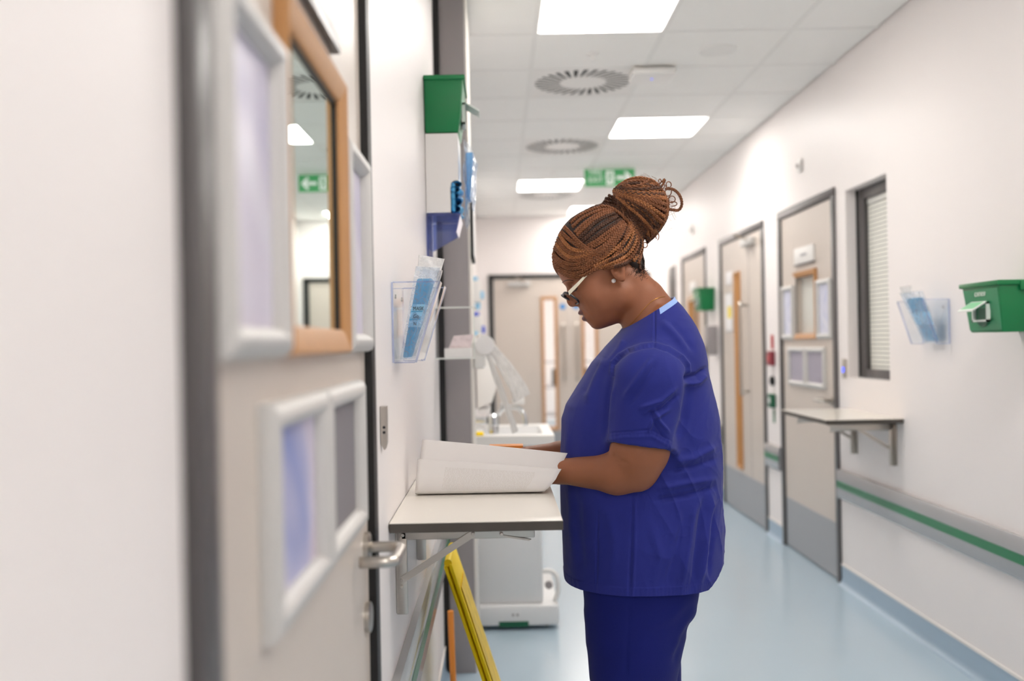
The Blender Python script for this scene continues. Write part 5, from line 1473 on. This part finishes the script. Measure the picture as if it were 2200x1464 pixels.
upper = [
    [(400, 880), (500, 800), (600, 715), (720, 640), (860, 560)],
    [(440, 915), (560, 830), (680, 740), (800, 668), (900, 590)],
    [(370, 840), (470, 745), (560, 650), (680, 575), (830, 515)],
    [(325, 760), (420, 665), (540, 575), (680, 505), (810, 485)],
    [(290, 690), (400, 590), (520, 525), (650, 475), (770, 470)],
    [(270, 640), (360, 560), (470, 500), (620, 445), (740, 430)],
    [(255, 640), (320, 575), (420, 510), (560, 450), (690, 415)],
    [(480, 930), (600, 860), (720, 770), (830, 690), (920, 610)],
    [(520, 950), (640, 890), (760, 800), (860, 700), (940, 620)],
    [(420, 860), (520, 780), (630, 690), (740, 610), (860, 545)],
    [(345, 800), (440, 705), (550, 612), (680, 540), (820, 500)],
]
for p in upper: add_braid(p, 0.0115, 0.02, 0.001, m_=random.choice(['braid_dark', 'braid', 'braid']))
for p in upper[:7]: add_braid(jit(p, 20, -18), 0.010, 0.02, -0.003, m_='braid_dark')
back = [
    [(560, 1190), (700, 1130), (850, 1060), (980, 950), (1050, 800), (1030, 640)],
    [(620, 1205), (760, 1165), (900, 1100), (1020, 1000), (1090, 850), (1060, 680)],
    [(680, 1215), (820, 1185), (950, 1130), (1060, 1030), (1120, 900), (1090, 720)],
    [(600, 1120), (720, 1050), (840, 960), (960, 850), (1020, 740), (1010, 630)],
    [(820, 1190), (960, 1150), (1080, 1060), (1150, 930), (1130, 760)],
    [(1060, 1120), (1120, 1030), (1165, 920), (1150, 790)],
    [(1120, 1150), (1150, 1050), (1175, 940), (1160, 830)],
    [(540, 1100), (660, 1040), (780, 940), (890, 830), (980, 700)],
    [(760, 1130), (880, 1060), (1000, 950), (1075, 800), (1070, 700)],
]
for p in back: add_braid(p, 0.0115, 0.023, 0.003)
for p in back[:5:2]: add_braid(jit(p, 18, -26), 0.010, 0.022, -0.003, m_='braid_dark')
# loose braid down the nape
add_braid([(1120, 1000), (1128, 1080), (1140, 1170), (1150, 1230)], 0.009, 0.02, 0.006, False)
add_braid([(1160, 980), (1172, 1050), (1190, 1120), (1188, 1200)], 0.008, 0.02, 0.004, True, 'hair_dark')
# band round the foot of the bun
for k in range(5):
    add_braid([(640 + 26 * k, 425 - 34 * k), (760 + 28 * k, 440 - 22 * k), (890 + 30 * k, 520 - 20 * k), (1010 + 28 * k, 640 - 18 * k), (1110 + 22 * k, 770 - 16 * k), (1175 + 12 * k, 870 - 20 * k)], 0.010, 0.026, 0.004, m_=random.choice(['braid', 'braid_dark']))
# bun: strands fan over it
ends = [(1250, 860), (1300, 810), (1345, 770), (1380, 700), (1420, 640), (1450, 570), (1480, 500), (1490, 420), (1480, 340), (1450, 270), (1410, 200), (1350, 140), (1270, 95)]
starts = [(850, 330), (845, 315), (840, 300), (832, 290), (826, 280), (820, 268), (815, 255), (812, 245), (810, 232), (815, 220), (825, 205), (850, 180), (890, 150)]
for k, (s0, e0) in enumerate(zip(starts, ends)):
    u = k / (len(ends) - 1)
    mx_, my_ = (s0[0] + e0[0]) / 2, (s0[1] + e0[1]) / 2
    bow = 60 - 150 * u + 40
    c1 = (s0[0] * 0.66 + e0[0] * 0.34 + 0.1 * bow, s0[1] * 0.66 + e0[1] * 0.34 - bow * 0.9 * (0.4 + u))
    c2 = (s0[0] * 0.33 + e0[0] * 0.67 + 0.3 * bow, s0[1] * 0.33 + e0[1] * 0.67 - bow * 0.9 * (0.4 + u))
    for j in range(3):
        dxy = (random.uniform(-14, 14), random.uniform(-14, 14) + (j - 1) * 22)
        pts = [s0, (c1[0] + dxy[0], c1[1] + dxy[1]), (c2[0] + dxy[0], c2[1] + dxy[1]), (e0[0] + dxy[0] * 0.4, e0[1] + dxy[1] * 0.5)]
        add_braid(pts, random.choice([0.0085, 0.0095, 0.0105]), random.choice([0.02, 0.028, 0.04]), random.choice([0.0, 0.003, 0.006]), True, random.choice(['braid', 'braid_light', 'braid', 'braid_dark']), tuck=1)
for p in ([(880, 165), (980, 98), (1100, 72), (1230, 82), (1340, 130)], [(860, 195), (980, 132), (1110, 108), (1250, 122), (1380, 180)], [(900, 145), (1010, 88), (1130, 66), (1260, 88), (1330, 118)],
          [(840, 215), (960, 160), (1100, 140), (1250, 160), (1400, 220)], [(1290, 98), (1400, 190), (1468, 320), (1488, 440), (1462, 560)], [(1350, 150), (1440, 260), (1484, 400), (1474, 520), (1424, 640)], [(1490, 430), (1470, 560), (1400, 690), (1310, 800), (1240, 860)]):
    add_braid(p, 0.0095, random.choice([0.022, 0.03]), 0.005)
    add_braid(jit(p, 10, 14), 0.0085, 0.028, 0.001)
# free loops and curled ends, in the plane of the bun
def free_braid(pts, wd, dy=0.0, per=0.02, m_='braid'):
    P = catmull([W(*cr(x, y)) + Vector((0, dy + 0.006 * math.sin(i * 1.7), 0)) for i, (x, y) in enumerate(pts)], 7)
    return braid_mesh(P, [Vector((0, -1, 0))] * len(P), wd, per).build('braid', m_, hair, smooth=True, fixn=False)
free_braid([(1460, 215), (1540, 205), (1610, 255), (1655, 340), (1668, 420), (1630, 475), (1560, 480), (1480, 465)], 0.0085)
free_braid([(1400, 190), (1440, 130), (1430, 110), (1400, 150)], 0.007, -0.02)
for (cx_, cy_, rx_, ry_, n_, dy) in ((1510, 155, 38, 42, 1.2, 0), (1495, 250, 45, 60, 1.5, -0.01), (1560, 330, 50, 45, 1.3, 0.012), (1440, 150, 40, 50, 1.1, 0.02), (1205, 920, 34, 36, 1.3, -0.01), (1355, 820, 26, 50, 0.8, -0.02), (1400, 110, 22, 30, 1.0, 0.0), (1560, 400, 60, 30, 0.9, -0.01)):
    P = [W(*cr(cx_ + rx_ * (1 - 0.25 * t_) * math.cos(6.283 * n_ * t_ + 2.5), cy_ + ry_ * (1 - 0.25 * t_) * math.sin(6.283 * n_ * t_ + 2.5))) + Vector((0, dy + 0.02 * t_, 0)) for t_ in np.linspace(0, 1, 26)]
    MB().tube(P, 0.0014, 5).build('curl', 'braid', hair, smooth=True)
fly = MB()
for k in range(150):
    a0 = random.uniform(0, 2 * PI)
    cx_, cy_, r1 = 1160, 450, random.uniform(0.5, 1.0)
    x, y = cx_ + 370 * r1 * math.cos(a0), cy_ + 400 * r1 * math.sin(a0)
    p, n_ = hit(*cr(x, y), 0.008)
    t_ = n_.cross(Vector((random.uniform(-1, 1), random.uniform(-1, 1), random.uniform(-1, 1)))).normalized()
    fly.tube([p, p + t_ * 0.012 + n_ * 0.004, p + t_ * 0.024 + n_ * 0.006, p + t_ * 0.034 + n_ * random.uniform(0, 0.01)], 0.0003, 3, cap=False)
o = fly.build('flyaway_hair', 'braid', hair); o['kind'] = 'stuff'
fz = MB()
for k in range(700):
    x, y = random.gauss(1374, 9), random.gauss(570, 13)
    a, b = ray(x, y); ys = np.linspace(2.46, PY + 0.01, 120)
    j = np.nonzero(body.samples(a * ys, ys, CAMZ + b * ys) < 0)[0]
    if not len(j): continue
    yy = ys[j[0]]
    p = Vector((a * yy, yy, CAMZ + b * yy)); t_ = Vector((random.uniform(-0.2, 1), 0, random.uniform(0.1, 1))).normalized()
    fz.tube([p + Vector((0, 0.001, 0)), p + t_ * 0.003 + Vector((0, -0.0012, 0)), p + t_ * 0.007 + Vector((0, -0.0006, 0))], 0.00035, 4, cap=False)
o = fz.build('nape_hair', 'hair_dark', hair); o['kind'] = 'stuff'

# --- face details
def face_hit(px, py):
    a, b = ray(px, py); prev = None
    for y in np.linspace(2.46, 2.62, 200):
        if body.sample((a * y, y, CAMZ + b * y)) < 0: return Vector((a * y, y, CAMZ + b * y))
    return W(px, py)
def strip_on_face(name, pts, r0, m_):
    P = [face_hit(*p) + Vector((0, -0.0006, 0)) for p in px_path(pts, 4)]
    n_ = len(P)
    return MB().tube(P, [r0 * (0.35 + 0.65 * math.sin(PI * (0.15 + 0.75 * i / n_))) for i in range(n_)], 6).build(name, m_, person, smooth=True)
strip_on_face('eyebrow', [(1208, 608), (1213, 604), (1221, 602), (1232, 603)], 0.0014, 'braid_dark')
strip_on_face('eyelashes', [(1227, 624), (1232, 626), (1237, 624), (1241, 618)], 0.0016, 'ink_black')
strip_on_face('eyelashes', [(1229, 625), (1230, 629), (1231, 631)], 0.0008, 'ink_black')
p = face_hit(1318, 604)
MB().lathe([(0.0005, -0.0062), (0.0035, -0.005), (0.0058, -0.002), (0.0058, 0.001), (0.003, 0.003)], 16, axis='y', loc=(p.x, p.y - 0.001, p.z)).build('earring', 'pearl', person, smooth=True)
# glasses
gl = bpy.data.objects.new('glasses', None); C.objects.link(gl); gl.parent = person
gl['label'] = 'cream and dark rimmed glasses low on the nose'
ct = Vector((0.1345, 0, -0.001)); vd = Vector((0.0235, 0, 0.048)).normalized()
def GP(l, v):
    wrap = 0.010 * (abs(l) / 0.065) ** 2
    return H(ct.x + vd.x * v - wrap, l, ct.z + vd.z * v)
for sg in (-1, 1):
    ring = []
    for k in range(36):
        a_ = 2 * PI * k / 36; c_, s__ = math.cos(a_), math.sin(a_)
        e = 2 / 2.8
        l = 0.027 * math.copysign(abs(c_) ** e, c_); v = 0.0215 * math.copysign(abs(s__) ** e, s__)
        if v > 0 and l > 0: v += 0.005 * (l / 0.027)
        ring.append(GP(sg * (0.036 + l), v))
    MB().tube(ring, 0.0029, 8, closed=True).build('rim', 'glasses_dark', gl, smooth=True)
    m = MB(); n_ = len(ring); cpt = sum(ring, Vector()) / n_
    m.add(ring + [cpt], [(i, (i + 1) % n_, n_) for i in range(n_)]); m.build('lens', 'lens', gl)
    hg = GP(sg * 0.064, 0.016)
    f1, u1 = hx(1253, 597)
    P = [hg, H(0.100, sg * 0.0675, 0.0225), H(f1, sg * 0.0670, u1), H(0.03, sg * 0.070, 0.036), H(-0.012, sg * 0.073, 0.034)]
    hts = [0.0062, 0.0050, 0.0036, 0.003, 0.003]
    m = MB()
    vs = []
    for p_, h_ in zip(P, hts):
        for dl, du in ((-0.0012, -1), (0.0012, -1), (0.0012, 1), (-0.0012, 1)): vs.append(p_ + Vector((0, dl, 0)) + UV * h_ * du * 0.85 + FV * h_ * -du * 0.2)
    fs = [(0, 1, 2, 3), (16, 19, 18, 17)]
    for i in range(4):
        for k in range(4): fs.append((i * 4 + k, i * 4 + (k + 1) % 4, (i + 1) * 4 + (k + 1) % 4, (i + 1) * 4 + k))
    m.add(vs, fs).build('temple', 'glasses_cream', gl)
MB().tube([GP(l, 0.008 - 0.3 * l * l * 20) for l in np.linspace(-0.010, 0.010, 7)], 0.002, 8).build('bridge', 'glasses_dark', gl, smooth=True)
# necklace: a fine chain from the nape down into the neckline
ch = []
for p_ in [(1429, 638), (1415, 640), (1400, 648), (1385, 662), (1372, 678), (1358, 694), (1345, 708)]:
    a, b = ray(*p_); q = None
    for y in np.linspace(2.46, 2.62, 240):
        if body.sample((a * y, y, CAMZ + b * y)) < 0: q = Vector((a * y, y - 0.0015, CAMZ + b * y)); break
    ch.append(q or W(*p_))
MB().tube(catmull(ch, 5), 0.0007, 6).build('necklace', 'gold', person, smooth=True)

# ------------------------------------------------------------------ papers under her hands
def paper(name, label, prof, xl, xr, ztop_drop, group=None, seed=0):
    # prof: (Y, Z) from the flat end to the free edge; xl/xr: left and right edge along it
    P = catmull([Vector((0, y, z)) for y, z in prof], 8); n_ = len(P) - 1
    nv = 30
    me = MB(); uvs = []
    def fn(u, v):
        i = min(int(round(u * n_)), n_); p = P[i]
        a = np.interp(u, [q[0] for q in xl], [q[1] for q in xl]); b = np.interp(u, [q[0] for q in xr], [q[1] for q in xr])
        x = a + (b - a) * v
        k = max(0, (u - 0.45) / 0.55)
        z = p.z - ztop_drop * k * v
        y = p.y + 0.010 * k * math.sin(PI * v * 0.9 + 0.4) - 0.012 * k * v
        return (x, y, z)
    me.grid(fn, n_, nv)
    o = me.build(name, 'paper', smooth=True)
    uvl = o.data.uv_layers.new(name='UVMap')
    for poly in o.data.polygons:
        for li in poly.loop_indices:
            vi = o.data.loops[li].vertex_index
            uvl.data[li].uv = ((vi % (nv + 1)) / nv * (0.1 if ztop_drop > 0.035 else 1), (vi // (nv + 1)) / n_)
    md = o.modifiers.new('solid', 'SOLIDIFY'); md.thickness = 0.0004; md.offset = 0
    return tag(o, label, 'paper', group)
XLs = [(0, -0.205), (0.5, -0.208), (1, -0.194)]; XRs = [(0, 0.10), (0.4, 0.105), (0.6, 0.115), (0.8, 0.15), (1, 0.168)]
paper('paper_sheet', 'tall curled white sheet behind the printed page in front of the woman', [(2.62, 0.9425), (2.56, 0.9425), (2.50, 0.943), (2.462, 0.9435), (2.446, 0.950), (2.444, 0.965), (2.452, 0.99), (2.468, 1.02), (2.482, 1.048), (2.492, 1.073)], XLs, XRs, 0.040, 'curled sheets on the shelf')
XLf = [(0, -0.205), (0.5, -0.210), (1, -0.204)]; XRf = [(0, 0.098), (0.4, 0.10), (0.6, 0.11), (0.8, 0.135), (1, 0.15)]
paper('paper_sheet', 'shorter curled page with faint print in front on the left shelf', [(2.60, 0.9415), (2.55, 0.9415), (2.49, 0.9415), (2.452, 0.9418), (2.434, 0.948), (2.430, 0.962), (2.436, 0.985), (2.448, 1.008), (2.458, 1.028)], XLf, XRf, 0.03, 'curled sheets on the shelf')
t = thing('document_folder', 'orange document folder standing on the shelf beyond her far hand', 'folder', (0.02, 2.825, ZS + 0.001))
B(-0.05, 0.045, -0.028, -0.025, 0, 0.080).build('cover', 'orange', t); B(-0.05, 0.045, 0.025, 0.028, 0, 0.080).build('cover', 'orange', t)
B(-0.05, 0.045, -0.025, 0.025, 0.077, 0.080).build('spine', 'orange', t); B(-0.045, 0.04, -0.0245, 0.0245, 0.001, 0.0765).build('pages', 'notice_white', t)
